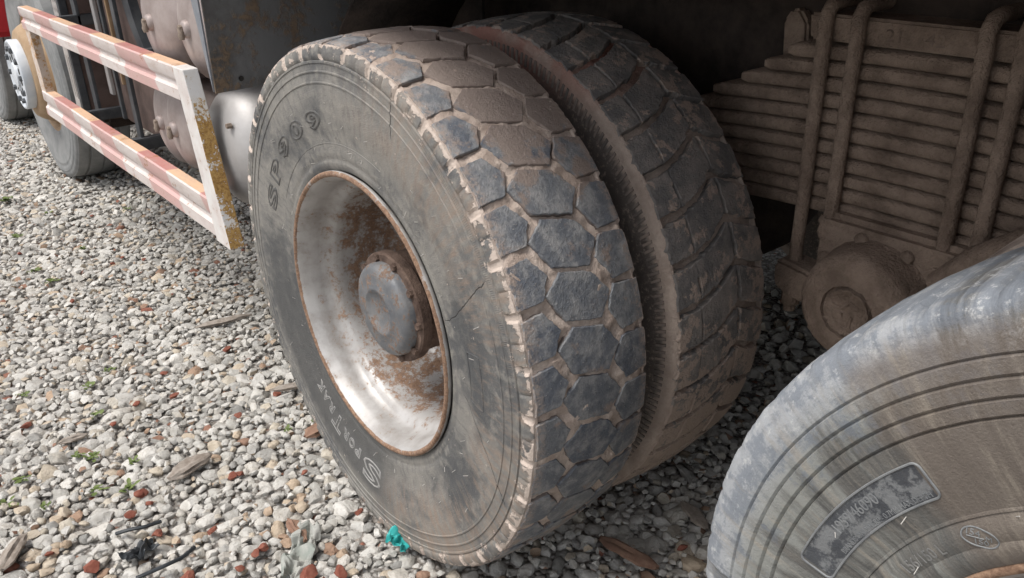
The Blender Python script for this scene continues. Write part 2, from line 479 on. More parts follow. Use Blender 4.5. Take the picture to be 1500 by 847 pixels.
def lathe(name, prof, n, mat, parent=None, disp=None, smooth=40, closed=False, skip=None, loc=None):
    """surface of revolution about the X axis; prof = [(x, r)]"""
    V, Fc = [], []
    k = len(prof)
    for i in range(n):
        a = 2 * PI * i / n
        ca, sa = math.cos(a), math.sin(a)
        for j, (x, r) in enumerate(prof):
            if disp:
                x, r = disp(x, r, a, j)
            V.append((x, -r * ca, r * sa))
    m = k if closed else k - 1
    for i in range(n):
        i2 = (i + 1) % n
        for j in range(m):
            j2 = (j + 1) % k
            if skip and skip(i, j):
                continue
            Fc.append((i * k + j, i * k + j2, i2 * k + j2, i2 * k + j))
    o = new_obj(name, V, Fc, mat, parent, smooth)
    if loc:
        o.location = loc
    return o

def bevel_box(name, lo, hi, mat, parent=None, bev=0.003, seg=2, origin=None):
    bm = bmesh.new()
    bmesh.ops.create_cube(bm, size=1)
    lo, hi = Vector(lo), Vector(hi)
    s, c = hi - lo, (hi + lo) / 2
    for v in bm.verts:
        v.co = Vector((v.co.x * s.x, v.co.y * s.y, v.co.z * s.z)) + c
    if bev:
        bmesh.ops.bevel(bm, geom=bm.edges[:], offset=bev, segments=seg, affect='EDGES')
    me = bpy.data.meshes.new(name)
    bm.to_mesh(me)
    bm.free()
    return finish(name, me, mat, parent, 40)

def prism(name, pts, axis, lo, hi, mat, parent=None, bev=0.0):
    """polygon pts extruded along an axis ('x': pts are (y,z); 'y': pts are (x,z))"""
    n = len(pts)
    f = (lambda p, t: (t, p[0], p[1])) if axis == 'x' else ((lambda p, t: (p[0], t, p[1])) if axis == 'y' else (lambda p, t: (p[0], p[1], t)))
    V = [f(p, lo) for p in pts] + [f(p, hi) for p in pts]
    Fc = [tuple(range(n)), tuple(range(2 * n - 1, n - 1, -1))]
    Fc += [(i, n + i, n + (i + 1) % n, (i + 1) % n) for i in range(n)]
    o = new_obj(name, V, Fc, mat, parent)
    bm = bmesh.new()
    bm.from_mesh(o.data)
    bmesh.ops.recalc_face_normals(bm, faces=bm.faces)
    if bev:
        bmesh.ops.bevel(bm, geom=bm.edges[:], offset=bev, segments=2, affect='EDGES', clamp_overlap=True)
    bm.to_mesh(o.data)
    bm.free()
    o.data.polygons.foreach_set('use_smooth', [True] * len(o.data.polygons))
    o.data.set_sharp_from_angle(angle=R(40))
    return o

def tube(name, pts, rad, mat, parent=None, n=14, jit=0.0):
    pts = [Vector(p) for p in pts]
    V, Fc = [], []
    up = Vector((1.0, 0.07, 0.03)) if name.startswith('moulded') else Vector((0.3, 0.9, 0.2))
    for i, p in enumerate(pts):
        t = (pts[min(i + 1, len(pts) - 1)] - pts[max(i - 1, 0)]).normalized()
        a = t.cross(up).normalized()
        b = t.cross(a)
        rr = rad[i] if isinstance(rad, (list, tuple)) else rad
        for k in range(n):
            th = 2 * PI * k / n
            q = p + (a * math.cos(th) + b * math.sin(th)) * rr
            if jit:
                q += (a * math.cos(th) + b * math.sin(th)) * jit * noise.noise(q * 60)
            V.append(q)
    for i in range(len(pts) - 1):
        for k in range(n):
            k2 = (k + 1) % n
            Fc.append((i * n + k, i * n + k2, (i + 1) * n + k2, (i + 1) * n + k))
    Fc.append(tuple(range(n - 1, -1, -1)))
    Fc.append(tuple(range((len(pts) - 1) * n, len(pts) * n)))
    return fix_normals(new_obj(name, V, Fc, mat, parent, 50))

def hexbolt(name, loc, axis_x_sign, rad, h, mat, parent, rot=0.0):
    """hexagon head standing out along the X axis"""
    V, Fc = [], []
    for j, (x, s) in enumerate(((0.004, 1.0), (-h * 0.8, 1.0), (-h, 0.86))):
        for k in range(6):
            a = rot + k * PI / 3
            V.append((x, math.cos(a) * rad * s, math.sin(a) * rad * s))
    for j in range(2):
        for k in range(6):
            Fc.append((j * 6 + k, j * 6 + (k + 1) % 6, j * 6 + 6 + (k + 1) % 6, j * 6 + 6 + k))
    Fc.append(tuple(range(12, 18)))
    o = fix_normals(new_obj(name, V, Fc, mat, parent))
    o.location = loc
    return o

def place(o, parent):
    o.parent = parent
    return o

def tag(o, label, cat, group=None, kind=None):
    o['label'] = label
    o['category'] = cat
    if group:
        o['group'] = group
    if kind:
        o['kind'] = kind
    return o

# ------------------------------------------------------------------ ground sheet
def mat_soil():
    m = Mat('gravel_bed')
    c = m.pos()
    v = m.voro(c, 75)
    vc = m.voro(c, 75, 'F1', 'Color')
    n = m.noise(c, 90, 5, 0.65)
    g = m.sep(vc)[0]
    col = m.ramp(g, [(0.0, (0.3, 0.285, 0.26)), (0.5, (0.46, 0.44, 0.41)), (0.9, (0.54, 0.52, 0.48)), (0.97, (0.3, 0.2, 0.14)), (1.0, (0.24, 0.09, 0.06))])
    col = m.mix(m.step(v, 0.35, 0.75), col, (0.2, 0.18, 0.16))
    h = m.math('ADD', m.math('MULTIPLY', v, -1.0), m.math('MULTIPLY', n, 0.3))
    return m.done(col, 0.95, 0, m.bump(h, 1.0, 0.02), 0.2)
MM['soil'] = mat_soil()

def ground_height(x, y):
    return 0.012 * noise.noise(Vector((x * 1.3, y * 1.3, 0.0)))

def build_ground():
    xs = np.concatenate([np.linspace(-300, -6, 10), np.linspace(-5, 6, 90), np.linspace(8, 300, 10)])
    ys = np.concatenate([np.linspace(-300, -6, 10), np.linspace(-5, 12, 110), np.linspace(14, 300, 10)])
    V = [(x, y, -0.012 + (ground_height(x, y) if abs(x) < 7 and abs(y) < 13 else 0)) for y in ys for x in xs]
    nx = len(xs)
    Fc = [(j * nx + i, j * nx + i + 1, (j + 1) * nx + i + 1, (j + 1) * nx + i) for j in range(len(ys) - 1) for i in range(nx - 1)]
    o = new_obj('ground', V, Fc, 'soil', None, 0)
    o['kind'] = 'structure'
    return o
ground = build_ground()

# ------------------------------------------------------------------ the truck
truck = bpy.data.objects.new('truck', None)
C.objects.link(truck)
truck.location = (1.24, 0.0, 0.0)
tag(truck, 'muddy heavy truck with dual rear tyres, exposed leaf springs and red-white side guard', 'truck')
TX = -1.24
def P(o, loc=None):
    """parent a part to the truck, keeping its world place"""
    o.parent = truck
    l = Vector(loc) if loc is not None else o.location.copy()
    o.location = l + Vector((TX, 0, 0))
    return o

RT, ZC = 0.5457, 0.534
def crown(u, R0=RT):
    t = abs(u) / 0.125
    r = R0 - 0.0095 * t ** 2.2
    if t > 1:
        r -= (abs(u) - 0.125) * 0.6
    return r

NP_OUT = 39
PITCH = 360 / NP_OUT
PH_L = 34.6        # angle of one block in the outer shoulder row
HALF = [(.1110, .2975), (.1165, .3030), (.1195, .3110), (.1200, .3165), (.1190, .3200), (.1235, .3240), (.1290, .335), (.1370, .355), (.1428, .38), (.1464, .41), (.1482, .438), (.1484, .458),
        (.1484, .4640), (.1499, .4650), (.1499, .4672), (.1482, .4682), (.1470, .4820), (.1470, .4838), (.1486, .4847), (.1486, .4870), (.1466, .4882),
        (.1456, .4985), (.1456, .5000), (.1472, .5010), (.1470, .5045), (.1440, .5060), (.1434, .5090), (.1432, .5150), (.1420, .5215), (.1398, .5275), (.1365, .5315), (.1310, .5335)]

WS = 0.91
BEAD = [(.1170, .2975), (.1210, .3030), (.1235, .3110), (.1238, .3165), (.1226, .3200), (.1242, .3245), (.1262, .335)]
HALF = BEAD + [(u * WS, r) for u, r in HALF if r > .34]

def sidewall_x(r, half=HALF):
    for (u0, r0), (u1, r1) in zip(half, half[1:]):
        if r0 <= r <= r1:
            return u0 + (u1 - u0) * (r - r0) / max(1e-6, r1 - r0)
    return half[-1][0]

def contact(x, r, a):
    """flatten and bulge the foot of a tyre (y,z from r,a); returns x, r"""
    d = math.sin(a)
    w = max(0.0, (-d - 0.8) / 0.2)
    if w > 0 and r > 0.36:
        k = 1 + 0.045 * w * w * min(1, (r - 0.36) / 0.06) * (1 if abs(x) > 0.1 else 0.6)
        x *= k
    zz = r * d
    if zz < -(ZC + 0.006):
        r = (ZC + 0.006) / -d
    return x, r

NP_OUT = 39
PITCH = 360 / NP_OUT
PH_L = 34.6        # angle of one block in the outer shoulder row

def make_outer_tyre():
    prof = [(-u, r) for u, r in HALF]
    ncr = 44
    prof += [(-0.1175 + 0.235 * i / ncr, None) for i in range(ncr + 1)]
    prof += [(u, r) for u, r in reversed(HALF)]
    def disp(x, r, a, j):
        tread = r is None
        deg = math.degrees(a)
        if tread:
            p = Vector((x * 9, math.cos(a) * 6, math.sin(a) * 6))
            mudl = 0.0062 - 0.008 * max(-0.6, noise.noise(p * 1.3)) - 0.0046 * noise.noise(p * 5) - 0.003 * noise.noise(p * 14)
            r = crown(x) - max(0.0012, mudl)
        else:
            if abs(x) > 0.1215 and 0.507 < r < 0.533:
                ph = ((deg - PH_L + PITCH / 2 + (0 if x < 0 else 0.6)) % PITCH) / PITCH
                dd = min(ph, 1 - ph) * PITCH
                notch = 1 if dd < 0.8 else 0
                ph2 = abs(ph - 0.5) * PITCH
                if ph2 < 0.35:
                    notch = 0.6
                x = x * (1 + 0.030 * (1 - notch) - 0.004)
                r = r + 0.0015 * (1 - notch)
            n = noise.noise(Vector((x * 20, math.cos(a) * 5, math.sin(a) * 5)))
            x += 0.0009 * n
        return contact(x, r, a)
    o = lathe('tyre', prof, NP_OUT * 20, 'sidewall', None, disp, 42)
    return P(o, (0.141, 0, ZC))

def block_mesh(name, poly, seed, mat, R0=RT, depth=0.013, wob=0.0015, mudlump=0.0):
    """tread block on the crown: poly = [(u, deg)]"""
    pts = []
    n = len(poly)
    for i in range(n):
        (ua, da), (ub, db) = poly[i], poly[(i + 1) % n]
        L = math.hypot(ub - ua, R(db - da) * R0)
        s = max(1, int(round(L / 0.0055)))
        for k in range(s):
            pts.append((ua + (ub - ua) * k / s, da + (db - da) * k / s))
    cu = sum(p[0] for p in pts) / len(pts)
    cdg = sum(p[1] for p in pts) / len(pts)
    rings = []
    def ring(off, dr, nz):
        out = []
        for (u, d) in pts:
            vx, vy = u - cu, R(d - cdg) * R0
            l = math.hypot(vx, vy)
            w = wob * (1.4 * noise.noise(Vector((vx * 60 + seed * 7.1, vy * 60, seed * 3.3))) + 1.1 * noise.noise(Vector((vx * 210 + seed, vy * 210, seed * 1.3))))
            f = (l + off + w) / l
            uu, dd = cu + vx * f, cdg + math.degrees(vy * f / R0)
            rr = crown(uu, R0) + dr + nz * noise.noise(Vector((uu * 120 + seed * 5, dd * 1.1, seed)))
            out.append((uu, rr, dd))
        return out
    rings = [ring(0.0026, -depth, 0), ring(0.0004, -0.0026, 0.0006), ring(-0.0002, -0.0006, 0.0006), ring(-0.0012, 0.0, 0.0006)]
    def shrink(k):
        return [(cu + (u - cu) * k, crown(cu + (u - cu) * k, R0) + 0.0007 * noise.noise(Vector((u * 100 + seed * 9, d * k, seed))), cdg + (d - cdg) * k) for (u, d) in pts]
    rings.append(shrink(0.55))
    V = []
    def v(u, r, d):
        a = R(d)
        V.append((u, -r * math.cos(a), r * math.sin(a)))
    for rg in rings:
        for q in rg:
            v(*q)
    v(cu, crown(cu, R0), cdg)
    m = len(pts)
    Fc = []
    for j in range(len(rings) - 1):
        for k in range(m):
            k2 = (k + 1) % m
            Fc.append((j * m + k, j * m + k2, (j + 1) * m + k2, (j + 1) * m + k))
    top = (len(rings) - 1) * m
    for k in range(m):
        Fc.append((top + k, top + (k + 1) % m, len(V) - 1))
    me = bpy.data.meshes.new(name)
    me.from_pydata(V, [], Fc)
    bm = bmesh.new()
    bm.from_mesh(me)
    bmesh.ops.recalc_face_normals(bm, faces=bm.faces)
    bm.to_mesh(me)
    bm.free()
    me.polygons.foreach_set('use_smooth', [True] * len(me.polygons))
    me.set_sharp_from_angle(angle=R(17))
    me.materials.append(MM[mat])
    return me

def add_blocks(tyre, rows, count, phase, mat, R0=RT, variants=4, **kw):
    """rows = [(polygon, phase in degrees)]; each block a child of the tyre, turned about the axle"""
    for ri, (poly, ph) in enumerate(rows):
        mesh = [block_mesh('tread_block', poly, ri * 10 + s + 1, mat, R0, **kw) for s in range(variants)]
        for i in range(count):
            b = bpy.data.objects.new('tread_block', random.choice(mesh))
            C.objects.link(b)
            b.parent = tyre
            # a positive turn about X lowers the block angle here, so it is negated
            b.rotation_euler = (-R(phase + ph + i * 360 / count + random.uniform(-.14, .14)), 0, 0)
            f = random.uniform(.9972, 1.0006)
            b.scale = (1, f, f)

outer = make_outer_tyre()
H = PITCH / 2
rows_out = [([(-.1230, 3.52), (-.0833, 3.98), (-.0580, 0.27), (-.0763, -3.5), (-.1230, -3.88)], 0),
            ([(-.0342, 4.73), (.0264, 3.00), (.0566, -1.0), (.0281, -5.18), (-.0445, -3.4), (-.0703, 1.6)], H),
            ([(.0676, 4.26), (.1240, 3.56), (.1240, -3.66), (.0706, -4.06), (.0436, 0.55)], 0)]
add_blocks(outer, rows_out, NP_OUT, PH_L, 'block')

# ---- raised lettering, bent round a side wall
def text_on(parent, name, s, a0, rbase, height, width_deg, mat, outline=True, thick=0.0013, half=HALF, sink=0.0004, turn=0.0, about=None, bold=0.0):
    """a0 = angle of the text's left end (deg), text runs clockwise seen from outside"""
    cu = bpy.data.curves.new('lettering', 'FONT')
    cu.body = s
    cu.size = 1.0
    cu.resolution_u = 3
    if outline:
        cu.fill_mode = 'NONE'
        cu.offset = bold
        cu.bevel_depth = thick / height * 0.72
        cu.bevel_resolution = 1
    else:
        cu.extrude = thick
    t = bpy.data.objects.new('lettering', cu)
    C.objects.link(t)
    bpy.context.view_layer.update()
    me = bpy.data.meshes.new_from_object(t.evaluated_get(bpy.context.evaluated_depsgraph_get()))
    bpy.data.objects.remove(t)
    bm = bmesh.new()
    bm.from_mesh(me)
    if outline:
        bmesh.ops.remove_doubles(bm, verts=bm.verts, dist=1e-5)
    xs = [v.co.x for v in bm.verts]
    ys = [v.co.y for v in bm.verts]
    x0, x1, y0, y1 = min(xs), max(xs), min(ys), max(ys)
    for v in bm.verts:
        tx = (v.co.x - x0) / (x1 - x0)
        r = rbase + (v.co.y - y0) / (y1 - y0) * height
        ad = a0 - tx * width_deg
        if about:
            lx, ly = R(about[0] - ad) * about[1], r - about[1]
            lx, ly = lx * math.cos(turn) - ly * math.sin(turn), lx * math.sin(turn) + ly * math.cos(turn)
            r, ad = about[1] + ly, about[0] - math.degrees(lx / about[1])
        a = R(ad)
        xs_ = contact(sidewall_x(r, half), r, a)[0]
        zt = v.co.z * height if outline else v.co.z
        v.co = Vector((-(xs_ - sink + zt), -r * math.cos(a), r * math.sin(a)))
    bm.to_mesh(me)
    bm.free()
    o = finish(name, me, mat, parent, 50)
    return o

MM['letter_dark'] = mat_plain('dark_moulded_rubber', (0.07, 0.069, 0.067), (0.12, 0.115, 0.108), 40, 0.55)  # darker tone paints the shadow lines of the raised letters
MM['letter_pale'] = mat_plain('rubbed_moulded_rubber', (0.2, 0.197, 0.19), (0.27, 0.26, 0.245), 40, 0.5)
for ch, a in zip('SP909', (160.4, 148.4, 136.0, 123.8, 110.6)):
    text_on(outer, 'letter', ch, a, 0.3785, 0.0385, 10.2 if ch != 'P' else 9.6, 'letter_dark', True, 0.0026, bold=0.035)
for ch, a, w, rb, hh in (('S', -88.5, 11.5, .372, .056), ('P', -101.9, 3.6, .374, .027), ('O', -106.0, 3.8, .373, .027), ('R', -110.3, 3.8, .373, .027),
                         ('T', -114.6, 6.4, .366, .048), ('R', -121.6, 3.8, .366, .027), ('A', -125.9, 4.0, .364, .027), ('K', -130.4, 4.0, .362, .027)):
    text_on(outer, 'letter', ch, a, rb, hh, w, 'letter_pale', True, 0.0021, bold=0.02)

def polar_pts(path, half, lift):
    out = []
    for a, r in path:
        out.append((-(sidewall_x(r, half) + lift), -r * math.cos(R(a)), r * math.sin(R(a))))
    return out

def rounded_box_path(a0, a1, ra, rb, cr=0.006, n=26):
    """closed outline, a0 > a1; corners rounded with radius cr (metres)"""
    rm = (ra + rb) / 2
    half = R(a0 - a1) / 2 * rm
    am = (a0 + a1) / 2
    pts = []
    def add(s, r):
        pts.append((am - math.degrees(s / rm), r))
    for cx, cy, t0 in ((half - cr, rb - cr, 0), (half - cr, ra + cr, -90), (-half + cr, ra + cr, -180), (-half + cr, rb - cr, -270)):
        for k in range(7):
            t = R(90 + t0 - 15 * k)
            add(cx + cr * math.cos(t), cy + cr * math.sin(t))
        if t0 in (-90,):
            for q in np.linspace(half - cr, -half + cr, n)[1:-1]:
                add(q, ra)
        if t0 == -270:
            for q in np.linspace(-half + cr, half - cr, n)[1:]:
                add(q, rb)
    return pts

tube('moulded_outline', polar_pts(rounded_box_path(11.4, -3.2, 0.367, 0.409), HALF, 0.0), 0.0012, 'sidewall', outer, 6)
tube('moulded_ring', polar_pts([(t, 0.352) for t in np.linspace(150, 70, 60)], HALF, 0.0), 0.0008, 'sidewall', outer, 5)

def vent_hairs(parent, mat, rs, count, half, seed):
    rd = random.Random(seed)
    V, Fc = [], []
    for i in range(count):
        r = rd.choice(rs) + rd.uniform(-0.004, 0.004)
        a = rd.uniform(0, 2 * PI)
        p = Vector((-(sidewall_x(r, half) - 0.0005), -r * math.cos(a), r * math.sin(a)))
        d = Vector((-rd.uniform(0.3, 0.8), rd.uniform(-1, 1), rd.uniform(-1, 1))).normalized() * rd.uniform(0.005, 0.011)
        s = Vector((0.2, 0.7, 0.6)).cross(d).normalized() * 0.0005
        t = s.cross(d).normalized() * 0.0005
        b = len(V)
        for e in (p, p + d):
            V.extend([e + s, e + t, e - s, e - t])
        for k in range(4):
            k2 = (k + 1) % 4
            Fc.append((b + k, b + k2, b + 4 + k2, b + 4 + k))
        Fc.append((b + 4, b + 5, b + 6, b + 7))
    o = new_obj('vent_spews', V, Fc, mat, parent)
    o['kind'] = 'stuff'
    return o
MM['hair'] = mat_plain('pale_dusty_rubber_nib', (0.36, 0.34, 0.31), (0.42, 0.4, 0.37), 20)
vent_hairs(outer, 'hair', (0.325, 0.345, 0.36, 0.395, 0.43), 70, HALF, 3)

# ---- outer rim, hub
def make_rim(loc, hub=True):
    prof = [(-.112, .2860), (-.1165, .2885), (-.1185, .2925), (-.1175, .2965), (-.1140, .2988), (-.1095, .2990), (-.1050, .2960)]
    inn = [(-.1100, .2842), (-.1040, .2815), (-.0950, .2775), (-.0870, .2750), (-.0700, .2725), (-.0560, .2700), (-.0500, .2650), (-.0440, .2575), (-.0360, .2530), (-.0200, .2505), (.020, .2490), (.060, .2480), (.095, .2455), (.115, .238), (.128, .224), (.134, .212)]
    rim = lathe('wheel_rim', list(reversed(inn)) + prof, 320, 'rim', None, lambda x, r, a, j: (x + 0.0005 * noise.noise(Vector((x * 9, math.cos(a) * 8, math.sin(a) * 8))), r + 0.0005 * noise.noise(Vector((math.cos(a) * 3, math.sin(a) * 7, x * 30)))), 50)
    P(rim, loc)
    # disc with hand holes
    dp = [(.134, .214), (.136, .205), (.138, .165), (.140, .150), (.141, .100)]
    def skip(i, j):
        return j == 1 and (i % 16) < 9
    lathe('wheel_disc', dp, 160, 'hub_rust', rim, None, 40, False, skip)
    for k in range(10):
        a = 2 * PI * k / 10 + 0.2
        hexbolt('wheel_nut', (.138, -0.160 * math.cos(a), 0.160 * math.sin(a)), -1, 0.017, 0.03, 'hub_rust', rim, a)
    lathe('hub_barrel', [(.139, .122), (.10, .114), (.02, .108), (-.022, .108), (-.026, .118), (-.046, .118), (-.050, .1145), (-.050, .0)], 96, 'hub_rust', rim, None, 40)
    cap = lathe('hub_cap', [(-.046, .1005), (-.062, .0995), (-.070, .095), (-.0745, .087), (-.0765, .075), (-.0772, .056), (-.0795, .052), (-.0798, .047), (-.0765, .042), (-.073, .031), (-.072, .0)], 96, 'hub', rim, lambda x, r, a, j: (x + 0.0009 * noise.noise(Vector((math.cos(a) * r * 45, math.sin(a) * r * 60, 2))), r), 50)
    for k in range(10):
        a = 2 * PI * k / 10
        hexbolt('hub_bolt', (-.0485, -0.1085 * math.cos(a), 0.1085 * math.sin(a)), -1, 0.0085, 0.009, 'hub_rust', rim, a + 0.3)
    tube('valve_stem', [(.12, .02, .205), (.05, .03, .215), (.0, .035, .222)], [.006, .005, .0045], 'flange', rim, 10)
    return rim
rim0 = make_rim((0.127, 0, ZC))

# ---- inner tyre of the dual pair
XI = 0.480
RI = 0.5393
def groove(u):
    xs = [-.15, -.125, -.100, -.060, -.020, .010, .036, .070, .097, .15]
    ys = [-6.6, -6.4, -6.1, -5.4, -3.9, -2.0, 0.0, -1.6, -2.7, -4.6]
    return float(np.interp(u, xs, ys))
N_IN = 40
P_IN = 360 / N_IN
PH_IN = 42.6
HALF_IN = [(u * 0.985, r * RI / RT) for u, r in HALF if not (.463 < r < .469 or .481 < r < .489 or .499 < r < .5065)]

def make_inner_tyre():
    prof = [(-u, r) for u, r in HALF_IN]
    ncr = 40
    prof += [(-0.1175 + 0.235 * i / ncr, None) for i in range(ncr + 1)]
    prof += [(u, r) for u, r in reversed(HALF_IN)]
    def disp(x, r, a, j):
        deg = math.degrees(a)
        p = Vector((x * 9, math.cos(a) * 6, math.sin(a) * 6))
        low = max(0.0, -math.sin(a) + 0.1)
        if r is None:
            d = 0.0142 - 0.007 * max(-0.4, noise.noise(p * 1.2)) - 0.0034 * noise.noise(p * 5) - 0.0018 * noise.noise(p * 13)
            d -= 0.016 * low * max(0, noise.noise(p * 2.4 + Vector((5, 1, 2))) + 0.2)
            d -= 0.006 * low * noise.noise(p * 5) + 0.005 * low * noise.noise(p * 11)
            r = crown(x, RI) - max(-0.009, d)
        elif r > 0.49:
            x += math.copysign(0.0018 * noise.noise(p * 3) + 0.001 * noise.noise(p * 11), x)
        return contact(x, r, a)
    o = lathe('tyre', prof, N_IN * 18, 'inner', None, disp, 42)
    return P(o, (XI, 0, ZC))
inner = make_inner_tyre()

def strip_block(ua, ub, slant, gap, ga, n=5):
    """block between two neighbouring chevron grooves, from ua to ub across the tread"""
    up, lo = [], []
    for k in range(n + 1):
        t = k / n
        u = ua + (ub - ua) * t
        up.append((u + slant, groove(u + slant) + P_IN - gap))
        lo.append((u - slant, groove(u - slant) + ga))
    return lo + list(reversed(up))
rows_in = [(strip_block(-.1210, -.0685, 0.0, .92, .92, 4), 0), (strip_block(-.0630, .033, 0.0, .92, .92, 7), 0),
           (strip_block(.0415, .122, .0, .92, .92, 6), 0)]
add_blocks(inner, rows_in, N_IN, PH_IN, 'inner_block', RI, depth=0.018, wob=0.0032)
# toothed band on the inner tyre's shoulder
MM['teeth'] = mat_plain('grey_moulded_rubber', (0.12, 0.105, 0.095), (0.25, 0.2, 0.168), 22, 0.85)
def teeth(parent):
    V, Fc = [], []
    n = 225
    for i in range(n):
        a = 2 * PI * i / n
        da = 2 * PI / n * 0.27
        sk = 0.012 + 0.004 * noise.noise(Vector((i * 0.7, 0, 0)))
        b = len(V)
        for (r, dx, sh) in ((0.483, 0.0, 0.0), (0.504, 0.0, sk * 0.8)):
            for (s, lift) in ((-1, -0.002), (-0.7, 0.0026), (0.7, 0.0026), (1, -0.002)):
                aa = a + da * s + sh
                V.append((-(sidewall_x(r, HALF_IN) + lift), -r * math.cos(aa), r * math.sin(aa)))
        for k in range(3):
            Fc.append((b + k, b + k + 1, b + 5 + k, b + 4 + k))
        Fc.append((b, b + 1, b + 2, b + 3))
        Fc.append((b + 7, b + 6, b + 5, b + 4))
    o = new_obj('shoulder_teeth', V, Fc, 'teeth', parent)
    o['kind'] = 'stuff'
    return fix_normals(o)
teeth(inner)

# ---- rear wheel
YR = -1.416
HALF_R = [(.1110, .2975), (.1165, .3030), (.1195, .3110), (.1200, .3165), (.1190, .3200), (.1240, .3260), (.1290, .335), (.1345, .3465), (.1362, .3472), (.1362, .3497), (.1358, .3505), (.1428, .38), (.1462, .405), (.1480, .4250),
          (.1484, .4318), (.1448, .4332), (.1490, .4362), (.1496, .4482), (.1458, .4497), (.1494, .4530), (.1494, .4660), (.1454, .4676), (.1486, .4710), (.1478, .4845), (.1436, .4862),
          (.1464, .4890), (.1452, .5030), (.1440, .5120), (.1424, .5150), (.1420, .5172), (.1398, .5260), (.1340, .5330), (.1240, .5375), (.110, .5395)]
HALF_R = BEAD + [(u * WS, r) for u, r in HALF_R if r > .34]
def make_rear_tyre():
    prof = [(-u, r) for u, r in HALF_R] + [(-0.095 + 0.19 * i / 16, None) for i in range(17)] + [(u, r) for u, r in reversed(HALF_R)]
    def disp(x, r, a, j):
        deg = math.degrees(a)
        p = Vector((x * 9, math.cos(a) * 6, math.sin(a) * 6))
        if r is None:
            r = crown(x) - 0.001 * noise.noise(p * 4)
            if (deg % 8.0) < 0.9:
                r -= 0.006
        elif r > 0.522:
            r += 0.0012 * noise.noise(p * 4) + 0.0009 * noise.noise(p * 12)
            if (deg % 8.0) < 0.9 and r > .53:
                r -= 0.003
        else:
            x += 0.0007 * noise.noise(p * 3)
        return contact(x, r, a)
    return P(lathe('tyre', prof, 540, 'rear', None, disp, 35), (0.130, YR, ZC))
rear = make_rear_tyre()
rear_rim = make_rim((0.130, YR, ZC))
MM['rear_text'] = mat_plain('pale_rubbed_lettering', (0.14, 0.145, 0.15), (0.2, 0.205, 0.205), 40, 0.6)
MM['rear_text_dark'] = mat_plain('raised_tyre_rubber', (0.14, 0.14, 0.135), (0.21, 0.205, 0.195), 40, 0.6)
tube('moulded_outline', polar_pts(rounded_box_path(166.5, 137.0, 0.3740, 0.4125, 0.007, 40), HALF_R, 0.0003), 0.0013, 'rear_text', rear, 6)
text_on(rear, 'lettering', '1959/46090', 156.9, 0.3925, 0.0125, 10.4, 'rear_text', False, 0.0011, HALF_R)
text_on(rear, 'lettering', 'BRANDS ONLY HERE - 0.7MM MAX DEPTH', 159.6, 0.3765, 0.0062, 21.3, 'rear_text', False, 0.0010, HALF_R)
text_on(rear, 'lettering', '156/150 L', 152.8, 0.3240, 0.0120, 9.6, 'rear_text_dark', False, 0.0011, HALF_R)
AB, TURN = (135.95, 0.3292), R(-33)
def turned(lx, ly):
    x, y = lx * math.cos(TURN) - ly * math.sin(TURN), lx * math.sin(TURN) + ly * math.cos(TURN)
    return (AB[0] - math.degrees(x / AB[1]), AB[1] + y)
tube('moulded_outline', polar_pts([turned(.0162 * math.cos(2 * PI * k / 40), .0100 * math.sin(2 * PI * k / 40)) for k in range(41)], HALF_R, 0.0003), 0.0008, 'rear_text', rear, 6)
for tx, lx, ly, hh, wd in (('154', -.0115, .0012, .0062, .0125), ('M', .0055, -.0018, .0052, .0050), ('150', -.0040, -.0075, .0058, .0115)):
    text_on(rear, 'lettering', tx, AB[0] - math.degrees(lx / AB[1]), AB[1] + ly, hh, math.degrees(wd / AB[1]), 'rear_text', False, 0.001, HALF_R, 0.0004, TURN, AB)
tube('moulded_bar', polar_pts([turned(-.011, -.0003), turned(.004, -.0003)], HALF_R, 0.0003), 0.0006, 'rear_text', rear, 5)
vent_hairs(rear, 'hair', (0.325, 0.342, 0.37, 0.395), 60, HALF_R, 9)

# ---- plainer tyres: inner rear, far side, steering axles
def simple_tyre(loc, mat='tread_plain', n=120, mat2=None):
    hp = HALF[:7] + HALF[7::2] + [HALF[-1]]
    prof = [(-u, r) for u, r in hp]
    cr = [-.118, -.075, -.072, -.064, -.061, -.004, 0, .004, .061, .064, .072, .075, .118]
    prof += [(u, crown(u) - (0.010 if abs(u) in (.072, .064, 0) else 0)) for u in cr]
    prof += [(u, r) for u, r in reversed(hp)]
    o = lathe('tyre', prof, n, mat, None, lambda x, r, a, j: contact(x, r, a), 40)
    return P(o, loc)
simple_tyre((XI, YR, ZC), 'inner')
for yy in (0.0, YR):
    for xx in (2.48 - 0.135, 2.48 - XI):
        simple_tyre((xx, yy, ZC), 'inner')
    lathe('axle_housing', [(0.25, 0.0), (0.25, .11), (0.3, .12), (.45, .10), (.62, .085), (1.04, .09), (1.10, .17), (1.20, .20), (1.28, .2), (1.38, .17), (1.44, .09), (1.86, .085), (2.03, .10), (2.2, .11), (2.2, 0)], 40, 'chassis', truck, None, 40, loc=(TX, yy, ZC))
FW = 0.285
